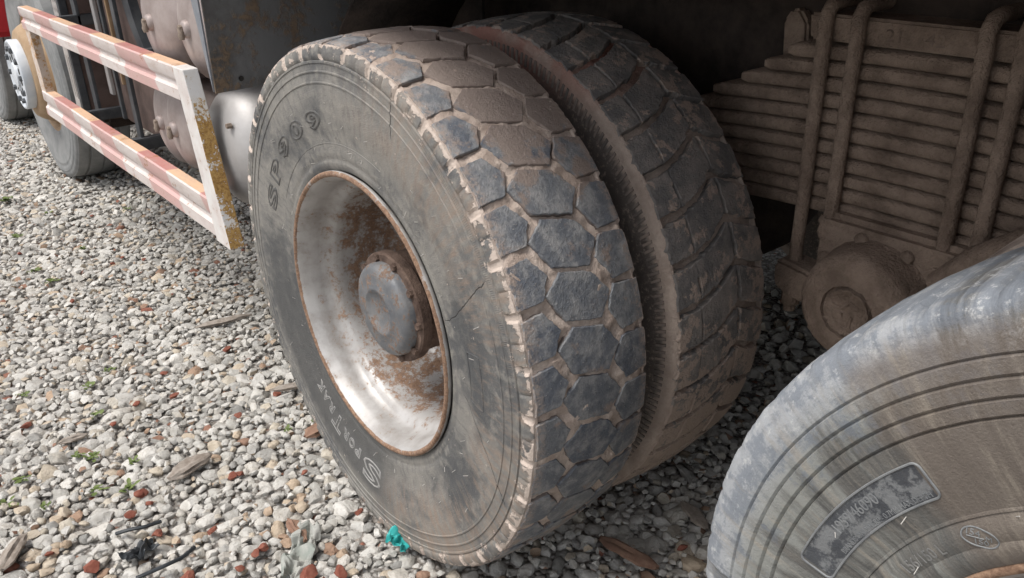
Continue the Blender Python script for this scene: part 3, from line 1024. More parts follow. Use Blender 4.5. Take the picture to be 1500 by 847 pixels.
def steer_wheel(yc):
    t = simple_tyre((0.135 + 0.145, yc, ZC), 'grey_tyre', 160)
    rim = lathe('wheel_rim', [(-.105, .297), (-.118, .2985), (-.121, .291), (-.110, .281), (-.09, .275), (-.095, .262), (-.125, .247), (-.165, .226), (-.185, .210), (-.190, .195), (-.188, .150), (-.187, .0)], 96, 'ochre', None, None, 40)
    P(rim, (0.135 + 0.145, yc, ZC))
    d = lathe('hub_plate', [(-.186, .168), (-.226, .170), (-.232, .166), (-.234, .158), (-.228, .150), (-.228, .062), (-.238, .058), (-.240, .05), (-.240, .0)], 80, 'blue_white', rim, None, 40)
    for k in range(10):
        a = 2 * PI * k / 10
        hexbolt('hub_nut', (-.228, -0.128 * math.cos(a), 0.128 * math.sin(a)), -1, 0.014, 0.015, 'dark_steel', rim, a)
        a += PI / 10
        lathe('hub_hole', [(-.2285, .0), (-.2285, .013), (-.2292, .0155), (-.2285, .017)], 14, 'hole', rim, None, 40, loc=(0, -0.088 * math.cos(a), 0.088 * math.sin(a)))
    return t
steer_wheel(3.5)
steer_wheel(5.2)
for yy in (3.5, 5.2):
    simple_tyre((2.2, yy, ZC), 'grey_tyre', 64)

# ---- side guard
def rail_section():
    """outer face with two rolled ridges; (dx, z0..1) closed section"""
    return [(0.030, 0.0), (0.002, 0.0), (-0.001, 0.03), (-0.001, 0.33), (0.007, 0.40), (0.009, 0.50), (0.002, 0.58), (-0.001, 0.64), (-0.001, 0.96), (0.003, 1.0), (0.036, 1.0), (0.036, 0.95), (0.012, 0.92), (0.012, 0.66), (0.017, 0.5), (0.012, 0.36), (0.012, 0.05), (0.030, 0.05)]
def rail(z0, z1, y0, y1, parent):
    sec = rail_section()
    n = len(sec)
    ys = np.linspace(y0, y1, 40)
    V = []
    for y in ys:
        w = 0.0025 * noise.noise(Vector((y * 1.7, z0 * 9, 0)))
        for dx, t in sec:
            V.append((dx + w, y, z0 + (z1 - z0) * t + w * 0.6))
    Fc = [(i * n + k, i * n + (k + 1) % n, (i + 1) * n + (k + 1) % n, (i + 1) * n + k) for i in range(len(ys) - 1) for k in range(n)]
    Fc += [tuple(range(n)), tuple(range((len(ys) - 1) * n, len(ys) * n))]
    o = fix_normals(new_obj('guard_rail', V, Fc, 'rail', parent, 30))
    return o

def slanted_post(yt0, yt1, yb0, yb1, zt, zb, x0, x1, parent):
    """hollow-looking channel post: outward face white, rear face blistered with rust"""
    nz = 26
    V, Fc, mi = [], [], []
    for k in range(nz + 1):
        t = k / nz
        z = zt + (zb - zt) * t
        ya = yt0 + (yb0 - yt0) * t
        yb = yt1 + (yb1 - yt1) * t
        j = 0.0008 * noise.noise(Vector((0, 0, z * 30)))
        V += [(x0 + j, ya, z), (x0 + j, yb, z), (x1, yb, z), (x1, ya, z)]
    for k in range(nz):
        b = k * 4
        for q in range(4):
            q2 = (q + 1) % 4
            Fc.append((b + q, b + q2, b + 4 + q2, b + 4 + q))
            mi.append(1 if q == 3 else 0)
    Fc += [(0, 1, 2, 3), (nz * 4 + 3, nz * 4 + 2, nz * 4 + 1, nz * 4)]
    mi += [0, 1]
    return V, Fc, mi
V, Fc, mi = slanted_post(.783, .858, .668, .760, .9245, .478, -0.003, .036, None)
guard = new_obj('side_guard', V, Fc, 'white_post', None, None, ['white_post', 'rust_post'], mi)
fix_normals(guard)
bvm = guard.modifiers.new('soft', 'BEVEL')
bvm.width = 0.002
bvm.segments = 2
bvm.limit_method = 'ANGLE'
P(guard, (0, 0, 0))
rail(.836, .924, .850, 2.72, guard)
rail(.488, .592, .752, 2.66, guard)
V, Fc, mi = slanted_post(2.62, 2.70, 2.60, 2.68, .838, .56, .004, .036, None)
MM['far_post'] = mat_paint_rust('cream_rusty_post', (0.56, 0.48, 0.42), (0.3, 0.15, 0.06), (0.42, 0.24, 0.1), 0.52, 0.58, 0.55, 0, 20, (0.48, 0.36, 0.26))
fix_normals(new_obj('guard_post', V, Fc, 'far_post', guard))
for zz, yy, l in ((.89, 2.35, .25), (.88, 1.35, .22), (.53, 2.3, .3), (.54, 1.68, .22)):
    bevel_box('guard_bracket', (.014, yy - .02, zz - .02), (.04 + l, yy + .02, zz + .02), 'dark_steel', guard, .003)
for z, y in ((.905, .80), (.80, .775), (.78, .765)):
    pass

# ---- steel plate ahead of the outer wheel, with folded edge
plate = prism('splash_plate', [(0.006, .893), (0.64, .905), (0.64, 1.24), (0.012, 1.24)], 'y', .60, .605, 'plate', None)
P(plate, (0, 0, 0))
prism('folded_edge', [(.6045, .896), (.648, 1.105), (.66, 1.24), (.6045, 1.24)], 'x', .002, .006, 'flange', plate)
lathe('bolt_hole', [(0, 0), (0, .0055), (-.001, .0065)], 14, 'hole', plate, None, 40, loc=(0.071, .5985, .919)).rotation_euler = (0, 0, PI / 2)
bevel_box('inner_splash_plate', (0.64, .40, .90), (.648, .60, 1.24), 'chassis', plate, 0)

# ---- air tanks
MM['drain'] = mat_plain('dull_brass_fitting', (0.17, 0.13, 0.1), (0.26, 0.21, 0.17), 60, 0.6)
def tank(apex, r, length, mat, plug=True, dome=0.05, name='air_tank'):
    prof = [(length, 0), (length, r * .9), (length - .02, r)]
    prof += [(dome + 0.012, r)]
    for k in range(9):
        t = k / 8 * PI / 2
        prof.append((dome * (1 - math.sin(t)) if False else dome - dome * math.sin(t), r * (0.22 + 0.78 * math.cos(t)) if k else r))
    prof.append((0.0, 0))
    t = P(lathe(name, prof, 72, mat, None, None, 50), apex)
    if plug:
        lathe('drain_boss', [(0.004, .024), (-.008, .022), (-.014, .016), (-.014, 0)], 20, 'tank_head', t, None, 50)
        hexbolt('drain_plug', (-.013, .0, .002), -1, .010, .010, 'drain', t, .4)
        tube('drain_valve', [(-.016, -.002, .0), (-.020, -.006, -.014), (-.020, -.008, -.024)], [.008, .009, .006], 'drain', t, 9)
    return t
tank((.050, 1.14, 1.0), .150, .55, 'tank_head')
tank((.050, .85, 1.01), .135, .5, 'tank_head')
tank((.062, 1.27, .695), .135, .6, 'tank_head')
tank((.050, 1.11, .705), .128, .6, 'tank_head')
def big_tank():
    prof = [(.62, 0), (.62, .14), (.6, .16), (.10, .168)]
    for k in range(1, 11):
        t = k / 10 * PI / 2
        prof.append((.10 - .10 * math.sin(t), .168 * (0.28 + 0.72 * math.cos(t))))
    prof += [(-.004, .03), (-.004, 0)]
    return P(lathe('silver_tank', prof, 96, 'silver', None, None, 60), (.055, .80, .70))
big = big_tank()
hexbolt('tank_stud', (0.012, -.085, .085), -1, .007, .010, 'drain', big)

# ---- gear ahead of the tanks: flap, perforated guard, stays
flap = prism('mud_flap', [(.14, .50), (.155, .475), (.18, .463), (.60, .44), (.60, 1.1), (.13, 1.1)], 'y', 2.50, 2.512, 'flap', None, 0.002)
P(flap, (0, 0, 0))
prism('flap_holder', [(.108, .46), (.138, .46), (.138, 1.12), (.108, 1.12)], 'y', 2.49, 2.53, 'dark_steel', flap, .003)
def perforated():
    """sheet with real slots and holes: grid of cells, holes left open"""
    y0, y1, z0, z1 = 2.56, 2.90, .44, 1.04
    ny, nz = 26, 46
    V, Fc = [], []
    for x in (0.150, 0.153):
        for k in range(nz + 1):
            for i in range(ny + 1):
                y = y0 + (y1 - y0) * i / ny
                z = z0 + (z1 - z0) * k / nz
                V.append((x + 0.02 * ((y - 2.73) / .17) ** 2, y, z))
    off = (ny + 1) * (nz + 1)
    for k in range(nz):
        for i in range(ny):
            hole = (i % 3 == 1) and (k % 3 == 1) and (k > 22 or i < 11)
            slot = (i in (13, 16, 19)) and (5 < k < 20)
            if hole or slot:
                continue
            a = k * (ny + 1) + i
            Fc.append((a, a + 1, a + ny + 2, a + ny + 1))
    o = new_obj('perforated_guard', V, Fc, 'perf', None, 30)
    md = o.modifiers.new('thick', 'SOLIDIFY')
    md.thickness = 0.002
    return P(o, (0, 0, 0))
perforated()
st = P(bevel_box('muffler', (.19, 2.57, .40), (.55, 2.92, 1.05), 'chassis', None, .03), (0, 0, 0))
for nm, mt, y, z0, z1, w, x in (('stay', 'dark_steel', 2.36, .45, 1.12, .03, .13), ('stay', 'silver', 2.20, .62, 1.12, .022, .16), ('stay', 'dark_steel', 2.06, .55, 1.12, .014, .15),
                               ('stay', 'dark_steel', 1.70, .44, 1.10, .022, .10), ('stay', 'ochre', 1.93, .7, 1.12, .008, .14)):
    P(bevel_box(nm, (x, y - w, z0), (x + .012, y + w, z1), mt, None, .002), (0, 0, 0))
# curved dark mudguard edge near the tanks
arc = []
for k in range(15):
    t = k / 14
    arc.append((1.62 - .16 * t + .05 * math.sin(t * PI), 1.13 - .34 * t))
pts2 = arc + [(y + .075, z + .01) for y, z in reversed(arc)]
P(prism('mudguard_edge', pts2, 'x', .13, .16, 'dark_steel', None), (0, 0, 0))
P(bevel_box('battery_box', (.22, 1.42, .47), (.72, 2.40, 1.12), 'flap', None, .03), (0, 0, 0))

# ---- chassis, body, cab
for xx in (.83, 1.57):
    P(bevel_box('chassis_rail', (xx, -2.9, .86), (xx + .09, 6.2, 1.16), 'chassis', None, .008), (0, 0, 0))
for yy in (-2.2, -.67, .9, 2.2, 4.2):
    P(bevel_box('cross_member', (.90, yy - .06, .90), (1.58, yy + .06, 1.10), 'chassis', None, .01), (0, 0, 0))
P(bevel_box('gearbox', (.98, 1.2, .45), (1.5, 5.0, 1.1), 'chassis', None, .06), (0, 0, 0))
body = P(bevel_box('body_occluder', (-.03, -2.9, 1.30), (2.51, 3.0, 2.55), 'body', None, .02), (0, 0, 0))  # unseen box with ribs, added only to block the sky
for i in range(8):
    yy = -2.7 + i * .78
    bevel_box('occluder_rib', (-.075, yy, 1.32), (-.025, yy + .12, 2.5), 'body', body, .01)
    bevel_box('floor_bearer', (.62, yy, 1.212), (2.48, yy + .08, 1.305), 'chassis', body, .005)
P(bevel_box('sub_frame', (.80, -2.9, 1.15), (1.68, 3.0, 1.21), 'chassis', None, .01), (0, 0, 0))
cab = P(bevel_box('cab', (.02, 4.35, 1.10), (2.46, 6.5, 3.0), 'red', None, .06), (0, 0, 0))
bevel_box('cab_step', (.06, 4.28, .62), (.5, 4.62, 1.12), 'red', cab, .03)
P(bevel_box('yellow_lit_edge', (.56, -.26, 1.118), (.66, -.20, 1.20), 'yellow', None, .004), (0, 0, 0))  # added block; its yellow stands in for a lit edge
# far side boxes, added to block light and view below the frame
P(bevel_box('far_side_blocker', (1.75, .62, .30), (2.4, 2.6, 1.12), 'chassis', None, .08), (0, 0, 0))
P(bevel_box('far_rear_blocker', (1.75, -2.9, .5), (2.4, -2.1, 1.12), 'chassis', None, .04), (0, 0, 0))
# mudguard ahead of and above the dual wheels (inner liner)
def liner():
    V, Fc = [], []
    for k in range(17):
        a = R(20 + 95 * k / 16)
        for x in (.30, .70):
            V.append((x, math.cos(a) * .70, ZC + math.sin(a) * .70))
    for k in range(16):
        Fc.append((2 * k, 2 * k + 1, 2 * k + 3, 2 * k + 2))
    o = new_obj('wheel_liner', V, Fc, 'chassis', None, 40)
    o.modifiers.new('thick', 'SOLIDIFY').thickness = .006
    return P(o, (0, 0, 0))
liner()

# ---- leaf spring pack on its trunnion
YT, ZT = -.676, .592
saddle = P(prism('leaf_spring', [(YT + .12, .735), (YT + .135, .70), (YT + .10, .62), (YT + .115, .50), (YT - .115, .50), (YT - .15, .60), (YT - .2, .66), (YT - .2, .735)], 'x', .715, .86, 'leaf', None, .012), (0, 0, 0))
def leaf(z, th, y0, y1, seed, w=0.0):
    n = 44
    V, Fc = [], []
    sec = [(.750, 0.0), (.7455, .14), (.745, .5), (.7455, .86), (.750, 1.0), (.835, 1.0), (.84, .5), (.835, 0.0)]
    for k in range(n + 1):
        t = k / n
        y = y0 + (y1 - y0) * t
        d = -0.030 * ((y - YT) / .55) ** 2
        e = min(1.0, min(t, 1 - t) * n / 0.8 + 0.62)
        for x, f in sec:
            q = 0.0016 * noise.noise(Vector((x * 30 + seed, y * 26, z * 40))) + 0.0008 * noise.noise(Vector((x * 90, y * 90, seed)))
            V.append((x + w - q * 1.5, y, z + d + th * (0.5 + (f - 0.5) * e) + q * .5))
    m = len(sec)
    for k in range(n):
        for j in range(m):
            Fc.append((k * m + j, k * m + (j + 1) % m, (k + 1) * m + (j + 1) % m, (k + 1) * m + j))
    Fc += [tuple(range(m)), tuple(range(n * m, (n + 1) * m))]
    return fix_normals(new_obj('spring_leaf', V, Fc, 'leaf', saddle, 50))
for i in range(11):
    z = .722 + .0289 * i
    ext = [.62, .64, .62, .60, .56, .52, .47, .42, .352, .300, .250][i]
    leaf(z, .0250, YT - ext, YT + ext, i)
topl = prism('top_plate', [(YT - .23, 1.041), (YT + .21, 1.041), (YT + .215, 1.088), (YT - .235, 1.088)], 'x', .748, .84, 'leaf', saddle, .005)
def flat_text(s, y0, z0, h, w, x, mat, parent):
    cu = bpy.data.curves.new('lettering', 'FONT')
    cu.body = s
    cu.extrude = 0.0006
    t = bpy.data.objects.new('lettering', cu)
    C.objects.link(t)
    bpy.context.view_layer.update()
    me = bpy.data.meshes.new_from_object(t.evaluated_get(bpy.context.evaluated_depsgraph_get()))
    bpy.data.objects.remove(t)
    xs = [v.co.x for v in me.vertices]
    ys = [v.co.y for v in me.vertices]
    for v in me.vertices:
        v.co = Vector((x - v.co.z, y0 - (v.co.x - min(xs)) / 1 * w, z0 + v.co.y / max(ys) * h))
    return finish('lettering', me, mat, parent)
flat_text('21', YT + .062, 1.052, .021, .036, .7478, 'leaf_dark', saddle)
flat_text('42', YT - .008, 1.052, .021, .036, .7478, 'leaf_dark', saddle)
for y in (-.503, -.566, -.786, -.842):
    pts = [(.732, y, .48 if y < -.55 else .575)] + [(.732, y - .004 * k / 8, .58 + .47 * k / 8) for k in range(1, 9)]
    pts += [(.738, y, 1.085), (.752, y, 1.103), (.775, y, 1.108), (.83, y, 1.108)]
    tube('u_bolt', pts, .0135, 'leaf', saddle, 14, .002)
clamp = prism('clamp_block', [(-.478, .555), (-.474, .605), (-.484, .618), (-.545, .610), (-.585, .600), (-.585, .545), (-.530, .538)], 'x', .700, .77, 'leaf', saddle, .008)
tube('clamp_nut', [(.732, -.503, .545), (.732, -.503, .518), (.732, -.503, .512)], [.020, .020, .013], 'leaf', saddle, 6)
tube('clamp_stud', [(.732, -.503, .52), (.732, -.503, .500)], [.013, .012], 'leaf', saddle, 10)
bevel_box('clamp_block', (.700, -.89, .56), (.77, -.77, .625), 'leaf', saddle, .012)
trun = lathe('trunnion_cap', [(.12, .112), (.055, .124), (.045, .128), (.032, .128), (.028, .117), (.012, .113), (-.030, .108), (-.044, .102), (-.052, .092), (-.056, .080), (-.058, .0535), (-.0585, .0515), (-.049, .0500), (-.048, .0470), (-.0505, .0455), (-.0600, .0440), (-.0605, .0425), (-.0575, .040), (-.0570, .0)], 120, 'leaf', None,
             lambda x, r, a, j: (x + 0.0016 * noise.noise(Vector((math.cos(a) * r * 40, math.sin(a) * r * 40, x * 30))), r + 0.002 * noise.noise(Vector((math.cos(a) * 6, math.sin(a) * 6, x * 40)))), 55, loc=(0, 0, 0))
P(trun, (.690, YT - .006, ZT))
for k in range(8):
    a = 2 * PI * k / 8 + .3
    lathe('cap_bolt', [(.034, .0135), (.018, .013), (.014, .009), (.014, 0)], 10, 'leaf', trun, None, 50, loc=(0, -.117 * math.cos(a), .117 * math.sin(a)))
# the worn emblem inside the ring
for pa, pb in (((-.030, .010), (-.010, .006)), ((-.010, .006), (.004, .022)), ((.004, .022), (.024, .014)), ((.012, -.004), (.008, -.030)), ((-.026, -.016), (-.008, -.030)), ((-.008, -.030), (.014, -.031)), ((-.024, -.002), (-.006, -.006))):
    tube('emblem_stroke', [(-.0572, -pa[0], pa[1]), (-.0572, -pb[0], pb[1])], .0036, 'leaf', trun, 6)
# bracket beside the top leaves and torque rod
br = P(prism('spring_stop', [(-.375, .985), (-.37, 1.06), (-.385, 1.082), (-.405, 1.085), (-.425, 1.06), (-.43, .985)], 'x', .80, .83, 'leaf', None, .006), (0, 0, 0))
P(tube('torque_rod', [(.72, -.80, .66), (.70, -.86, .727), (.68, -.93, .785), (.66, -1.1, .86)], [.028, .029, .03, .03], 'leaf', None, 18, .003), (0, 0, 0))

exec_stage2 = True
# ------------------------------------------------------------------ gravel
def mat_stone():
    m = Mat('limestone_gravel')
    rv = m.math('FRACT', m.math('ADD', m.island(), m.rnd()))
    off = m.math('MULTIPLY', rv, 91.0)
    c = m.vmath('ADD', m.pos(), m.comb(off, off, 0.0))
    col = m.ramp(rv, [(0.0, (0.22, 0.215, 0.2)), (0.03, (0.33, 0.32, 0.3)), (0.15, (0.45, 0.435, 0.4)), (0.3, (0.56, 0.54, 0.5)), (0.45, (0.46, 0.445, 0.415)), (0.6, (0.6, 0.58, 0.54)), (0.72, (0.5, 0.47, 0.42)), (0.82, (0.39, 0.38, 0.355)), (0.9, (0.52, 0.465, 0.38)), (0.955, (0.46, 0.37, 0.275)), (0.978, (0.37, 0.255, 0.18)), (0.992, (0.28, 0.175, 0.125)), (1.0, (0.24, 0.1, 0.07))])
    n1 = m.noise(c, 55, 5, 0.65)
    n2 = m.noise(c, 240, 5, 0.7)
    col = m.mix(m.math('MULTIPLY', m.step(n1, 0.42, 0.68), 0.45), col, m.mix(1.0, col, (0.62, 0.58, 0.52), 'MULTIPLY'))
    pit = m.step(n2, 0.6, 0.7)
    col = m.mix(m.math('MULTIPLY', pit, 0.5), col, (0.13, 0.12, 0.11))
    h = m.math('SUBTRACT', m.math('ADD', m.math('MULTIPLY', n1, 0.9), m.math('MULTIPLY', n2, 0.5)), m.math('MULTIPLY', pit, 0.4))
    return m.done(col, 0.9, 0, m.bump(h, 0.9, 0.007), 0.25)
MM['stone'] = mat_stone()
MM['brick'] = mat_plain('broken_red_brick', (0.2, 0.065, 0.045), (0.28, 0.115, 0.08), 60, 0.95, 0, 1.0, 0.005, 0.2, True)

def stone_proto(level, seed, planes=9):
    rd = random.Random(seed)
    bm = bmesh.new()
    bmesh.ops.create_icosphere(bm, subdivisions=level, radius=1)
    s = Vector((rd.uniform(.8, 1.35), rd.uniform(.65, 1.0), rd.uniform(.42, .7)))
    pl = []
    for _ in range(planes):
        n = Vector((rd.gauss(0, 1), rd.gauss(0, 1), rd.gauss(0, 1))).normalized()
        pl.append((n, rd.uniform(.52, .88)))
    for v in bm.verts:
        p = v.co.copy()
        for n, d in pl:
            k = p.dot(n) - d
            if k > 0:
                p -= n * k * 0.97
        p *= 1 + 0.16 * noise.noise(v.co * 1.6 + Vector((seed * 3.1, 0, 0))) + 0.09 * noise.noise(v.co * 3.6 + Vector((seed, 2, 0))) + 0.045 * noise.noise(v.co * 8.5 + Vector((seed, 5, 0)))
        v.co = Vector((p.x * s.x, p.y * s.y, p.z * s.z))
    bm.verts.ensure_lookup_table()
    V = np.array([v.co[:] for v in bm.verts])
    Fc = np.array([[v.index for v in f.verts] for f in bm.faces])
    bm.free()
    V /= np.abs(V).max()
    return V, Fc

def scatter():
    """stones packed by dart throwing, big ones first; returns list of (x, y, radius)"""
    rd = random.Random(5)
    cell = 0.05
    grid = {}
    out = []
    def ok(x, y, r):
        gx, gy = int(math.floor(x / cell)), int(math.floor(y / cell))
        for ix in range(gx - 2, gx + 3):
            for iy in range(gy - 2, gy + 3):
                for (a, b, c2) in grid.get((ix, iy), ()):
                    if (a - x) ** 2 + (b - y) ** 2 < ((r + c2) * 0.64) ** 2:
                        return False
        return True
    zones = [(-1.5, 1.7, -1.3, 2.4, 1.0), (-1.6, 1.9, 2.4, 5.6, 0.62), (-2.2, 1.6, 5.6, 9.0, 0.45)]
    for x0, x1, y0, y1, q in zones:
        area = (x1 - x0) * (y1 - y0)
        for lo, hi, dens in ((.026, .037, 40), (.017, .025, 1000), (.0115, .017, 3000), (.007, .0115, 5000 if q > .9 else 1000)):
            for _ in range(int(area * dens * q)):
                x, y, r = rd.uniform(x0, x1), rd.uniform(y0, y1), rd.uniform(lo, hi)
                if x > 0.75 and r < .016 and y > -.2:
                    continue
                if ok(x, y, r):
                    out.append((x, y, r))
                    grid.setdefault((int(math.floor(x / cell)), int(math.floor(y / cell))), []).append((x, y, r))
    return out

def rot_matrix(rd):
    a = rd.uniform(0, 2 * PI)
    t, u = rd.uniform(-.35, .35), rd.uniform(-.35, .35)
    return np.array((Matrix.Rotation(a, 3, 'Z') @ Matrix.Rotation(t, 3, 'X') @ Matrix.Rotation(u, 3, 'Y')))

def gravel():
    spots = scatter()
    rd = random.Random(21)
    hi = [stone_proto(2, 100 + i) for i in range(14)]
    lo = [stone_proto(1, 200 + i, 7) for i in range(10)]
    scored = []
    for i, (x, y, r) in enumerate(spots):
        px, py, z = project((x, y, 0))
        vis = 0 < px < 1500 and 0 < py < 860 and z > 0
        # hidden by the tyres or the truck: rough test by place
        if -0.02 < x < 0.66 and -.52 < y < .5 or (y < -.86 and x > -.05) or x > .75:
            vis = False
        scored.append((r / max(z, .3) if vis else 0.0, i, vis))
    big = set(i for s, i, v in sorted(scored, reverse=True)[:270] if v)
    protos = []
    for k in range(16):
        Vv, Ff = stone_proto(3, 300 + k, 11)
        me = bpy.data.meshes.new('stone')
        me.from_pydata(Vv.tolist(), [], Ff.tolist())
        me.polygons.foreach_set('use_smooth', [True] * len(me.polygons))
        me.set_sharp_from_angle(angle=R(32))
        me.materials.append(MM['stone'])
        protos.append(me)
    VV, FF = [], []
    base = 0
    for i, (x, y, r) in enumerate(spots):
        z = ground_height(x, y) - r * rd.uniform(.25, .55) - .002 + (0.006 if r < .014 else 0)
        under = -0.01 < x < .64 and -.15 < y < .15
        if under:
            z -= .02
        s = r * rd.uniform(1.0, 1.22)
        if i in big:
            o = bpy.data.objects.new('stone', rd.choice(protos))
            C.objects.link(o)
            o.parent = ground
            o.location = (x, y, z)
            o.rotation_euler = (rd.uniform(-.35, .35), rd.uniform(-.35, .35), rd.uniform(0, 6.28))
            o.scale = (s, s, s)
            continue
        d = math.dist((x, y, 0), CAM)
        near = d < 2.5 and x < .6 and r > .0125
        Vp, Fp = rd.choice(hi if near else lo)
        VV.append((Vp * s) @ rot_matrix(rd).T + np.array((x, y, z)))
        FF.append(Fp + base)
        base += len(Vp)
    Vn = np.concatenate(VV)
    Fn = np.concatenate(FF)
    me = bpy.data.meshes.new('gravel')
    me.vertices.add(len(Vn))
    me.vertices.foreach_set('co', Vn.ravel())
    me.loops.add(len(Fn) * 3)
    me.loops.foreach_set('vertex_index', Fn.ravel().astype(np.int32))
    me.polygons.add(len(Fn))
    me.polygons.foreach_set('loop_start', np.arange(0, len(Fn) * 3, 3, dtype=np.int32))
    me.polygons.foreach_set('use_smooth', np.ones(len(Fn), dtype=bool))
    me.update(calc_edges=True)
    me.set_sharp_from_angle(angle=R(38))
    me.materials.append(MM['stone'])
    o = bpy.data.objects.new('gravel', me)
    C.objects.link(o)
    tag(o, 'loose pale grey limestone gravel covering the yard', 'gravel', None, 'stuff')
    print('stones', len(spots), 'tris', len(Fn))
gravel()

# ---- red brick fragments lying among the stones
def on_ground(px, py, z=0.0):
    d = np.array(fw) + np.array(r1) * (px - 750) / F_PX + np.array(u1) * (423.5 - py) / F_PX
    return CAM + d * (z - CAM[2]) / d[2]
brick_proto = []
for k in range(6):
    Vv, Ff = stone_proto(2, 500 + k, 12)
    me = bpy.data.meshes.new('brick_fragment')
    me.from_pydata(Vv.tolist(), [], Ff.tolist())
    me.polygons.foreach_set('use_smooth', [True] * len(me.polygons))
    me.set_sharp_from_angle(angle=R(30))
    me.materials.append(MM['brick'])
    brick_proto.append(me)
rdb = random.Random(77)
for (px, py, s) in ((230, 780, .020), (205, 722, .018), (135, 828, .02), (375, 808, .018), (385, 800, .016), (498, 835, .022), (452, 838, .026), (340, 695, .014), (350, 692, .013), (348, 607, .014),
                    (240, 545, .014), (332, 510, .017), (255, 578, .016), (199, 590, .014), (275, 845, .02), (165, 385, .013), (178, 376, .012), (210, 379, .012), (28, 370, .012), (135, 315, .013),
                    (105, 440, .012), (38, 622, .018), (165, 620, .015), (205, 720, .02), (218, 735, .012), (310, 775, .014), (405, 575, .014), (955, 680, .014), (1000, 800, .014), (350, 830, .013), (525, 748, .013), (445, 690, .012), (190, 752, .014), (70, 810, .013)):
    q = on_ground(px, py, .012)
    o = bpy.data.objects.new('brick_fragment', rdb.choice(brick_proto))
    C.objects.link(o)
    o.parent = ground
    o.location = (q[0], q[1], .008)
    o.rotation_euler = (rdb.uniform(-.4, .4), rdb.uniform(-.4, .4), rdb.uniform(0, 6.3))
    o.scale = (s * .95, s * .95, s * .9)

# ---- litter
MM['wood'] = mat_plain('weathered_wood', (0.2, 0.165, 0.135), (0.33, 0.29, 0.25), 50, 0.95, 0, 0.8, 0.003)
MM['brown_wood'] = mat_plain('brown_split_wood', (0.2, 0.115, 0.08), (0.27, 0.17, 0.12), 50, 0.95, 0, 0.8, 0.003)
MM['teal'] = mat_plain('teal_film', (0.02, 0.27, 0.26), (0.05, 0.37, 0.35), 30, 0.4, 0, 0.2)
MM['cloth'] = mat_plain('grey_rag', (0.22, 0.24, 0.215), (0.36, 0.355, 0.325), 18, 0.95, 0, 0.8, 0.003)
MM['black_film'] = mat_plain('black_film', (0.015, 0.016, 0.018), (0.04, 0.045, 0.05), 30, 0.4)
MM['weed'] = mat_plain('weed_leaf', (0.075, 0.11, 0.025), (0.13, 0.165, 0.05), 60, 0.6)

def splinter(pa, pb, w, h, mat, label, seed, z=.016):
    rd = random.Random(seed)
    A, B = on_ground(*pa, z), on_ground(*pb, z)
    A, B = Vector(A), Vector(B)
    d = (B - A)
    L = d.length
    d.normalize()
    s = Vector((-d.y, d.x, 0))
    n, m = 18, 16
    V, Fc = [], []
    for i in range(n + 1):
        t = i / n
        tp = min(1, .35 + 3 * min(t, 1 - t))
        for k in range(m):
            th = 2 * PI * k / m
            rr = 1 + .6 * noise.noise(Vector((k * 1.9 + seed, t * 1.1, 0))) + .15 * noise.noise(Vector((k * .9, t * 9, seed)))
            p = A + d * (L * t + rd.uniform(-.004, .004) * (1 if i in (0, n) else 0)) + s * (math.cos(th) * w * .5 * tp * rr + .004 * noise.noise(Vector((t * 3, seed, 0)))) + Vector((0, 0, math.sin(th) * h * .5 * tp * rr))
            V.append(p - A)
    for i in range(n):
        for k in range(m):
            Fc.append((i * m + k, i * m + (k + 1) % m, (i + 1) * m + (k + 1) % m, (i + 1) * m + k))
    Fc += [tuple(range(m)), tuple(range(n * m, (n + 1) * m))]
    o = fix_normals(new_obj('wood_splinter', V, Fc, mat, None, 35))
    o.location = A
    tag(o, label, 'wood chip', 'wood chips on the gravel')
    return o
splinter((287, 480), (368, 461), .026, .016, 'wood', 'long thin grey wood splinter lying in the shade of the side guard', 1)
splinter((248, 702), (308, 665), .045, .022, 'wood', 'broad split grey wood chip with frayed end on open gravel', 2)
splinter((448, 640), (480, 620), .04, .02, 'brown_wood', 'short brown wood chip against the sidewall lettering of the mounted tyre', 3)
splinter((422, 762), (447, 792), .026, .02, 'brown_wood', 'straight reddish brown stick above the grey rag', 4)
splinter((85, 650), (128, 636), .02, .016, 'wood', 'flat grey wood chip far out on the open gravel', 5)
splinter((2, 835), (36, 783), .035, .022, 'wood', 'bleached twisted root piece on open gravel', 6)
splinter((396, 572), (452, 562), .022, .016, 'wood', 'thin grey stick ending beside the tyre sidewall', 7)
splinter((880, 788), (962, 832), .04, .014, 'brown_wood', 'curled brown bark strip on gravel between the two outer tyres', 8)
splinter((1000, 735), (1035, 775), .03, .010, 'wood', 'dull grey bark flake on gravel beside the pale tyre', 9)

def crumple(name, px, py, sx, sy, amp, mat, label, cat, seed, rz, z=.03, freq=28, n=22, shift=(0, 0), rag=.12):
    q = on_ground(px, py, .01)
    V, Fc = [], []
    for j in range(n + 1):
        for i in range(n + 1):
            u, v = i / n - .5, j / n - .5
            edge = rag * noise.noise(Vector((u * 4 + seed, v * 4, 3)))
            p = Vector((u * sx * (1 + edge), v * sy * (1 - edge), 0))
            f = Vector((u * sx * freq, v * sy * freq, seed))
            zz = amp * (abs(noise.noise(f)) * 1.4 + .5 * noise.noise(f * 2.7))
            p.x += amp * .6 * noise.noise(f + Vector((9, 0, 0)))
            p.y += amp * .6 * noise.noise(f + Vector((0, 9, 0)))
            V.append(p + Vector((0, 0, zz)))
    for j in range(n):
        for i in range(n):
            a = j * (n + 1) + i
            Fc.append((a, a + 1, a + n + 2, a + n + 1))
    o = new_obj(name, V, Fc, mat, None, 25)
    o.modifiers.new('thick', 'SOLIDIFY').thickness = .0012
    o.location = (q[0] + shift[0], q[1] + shift[1], z)
    o.rotation_euler = (0.1, 0.15, rz)
    tag(o, label, cat)
    return o
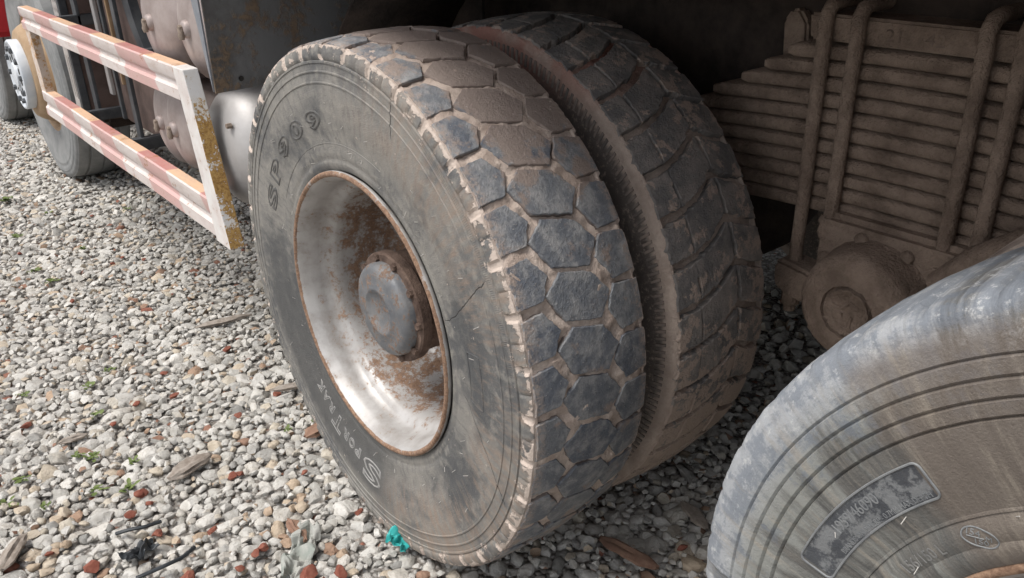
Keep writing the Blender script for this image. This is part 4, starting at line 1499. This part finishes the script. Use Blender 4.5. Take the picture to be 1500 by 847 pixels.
w = crumple('wrapper', 588, 792, .045, .062, .030, 'teal', 'crumpled turquoise plastic wrapper on gravel against the tyre foot', 'wrapper', 4, .6, .022, 40, 22, (-.018, -.012))
w.rotation_euler = (0.5, 0.3, .5)
w.scale = (.78, .78, .78)
crumple('rag', 437, 815, .055, .18, .026, 'cloth', 'stiff crumpled grey rag lying on gravel near the turquoise wrapper', 'rag', 8, -.75, .006, 30, 40, (0, 0), .5)
crumple('plastic_scrap', 205, 812, .07, .045, .022, 'black_film', 'crumpled black plastic scrap on open gravel', 'scrap', 12, .3, .016, 34)
def strand(pts, label):
    P3 = [Vector(on_ground(px, py, z)) for px, py, z in pts]
    o = tube('black_strap', [p - P3[0] for p in P3], .0045, 'black_film', None, 7)
    o.location = P3[0]
    tag(o, label, 'strap', 'black plastic straps in the gravel')
strand([(170, 782, .012), (190, 776, .022), (212, 772, .02), (236, 764, .012)], 'short black plastic strap half buried beside brick bits')
strand([(200, 847, .012), (235, 832, .022), (265, 818, .022), (285, 802, .012)], 'longer black plastic strap running past the black plastic scrap')

def weed(px, py, n, size, seed):
    rd = random.Random(seed)
    q = on_ground(px, py, .01)
    V, Fc = [], []
    for i in range(n):
        a = rd.uniform(0, 2 * PI)
        d = Vector((math.cos(a), math.sin(a), rd.uniform(.3, 1.0))).normalized()
        s = Vector((-math.sin(a), math.cos(a), 0))
        b0 = Vector((rd.uniform(-1, 1), rd.uniform(-1, 1), 0)) * size * .5
        L = size * rd.uniform(.6, 1.2)
        wd = L * rd.uniform(.16, .3)
        b = len(V)
        for t, k in ((0, .15), (.3, .8), (.6, 1), (.85, .6)):
            c0 = b0 + d * L * t + Vector((0, 0, -L * .3 * t * t))
            V += [c0 - s * wd * k, c0 + Vector((0, 0, -wd * .25)), c0 + s * wd * k]
        V.append(b0 + d * L + Vector((0, 0, -L * .3)))
        for j in range(3):
            for h in range(2):
                x = b + j * 3 + h
                Fc.append((x, x + 1, x + 4, x + 3))
        Fc += [(b + 9, b + 10, b + 12), (b + 10, b + 11, b + 12)]
    o = new_obj('weed', V, Fc, 'weed', None, 60)
    o.location = (q[0], q[1], .004)
    tag(o, 'small green weed sprouting between the stones of the open gravel', 'weed', 'weeds in the gravel')
for i, (px, py, n, s) in enumerate(((8, 292, 12, .05), (50, 395, 12, .03), (75, 410, 10, .03), (120, 362, 8, .028), (25, 345, 12, .035), (188, 713, 9, .032), (132, 668, 12, .03), (115, 664, 9, .025), (195, 675, 8, .025),
                                    (10, 735, 9, .035), (30, 700, 8, .03), (140, 605, 8, .03), (130, 563, 9, .03), (420, 628, 6, .022), (462, 612, 6, .022), (140, 715, 6, .03), (70, 310, 8, .028), (185, 305, 6, .026), (160, 540, 7, .026), (65, 740, 6, .024), (35, 575, 7, .026))):
    weed(px, py, n + 4, s * .75, i)
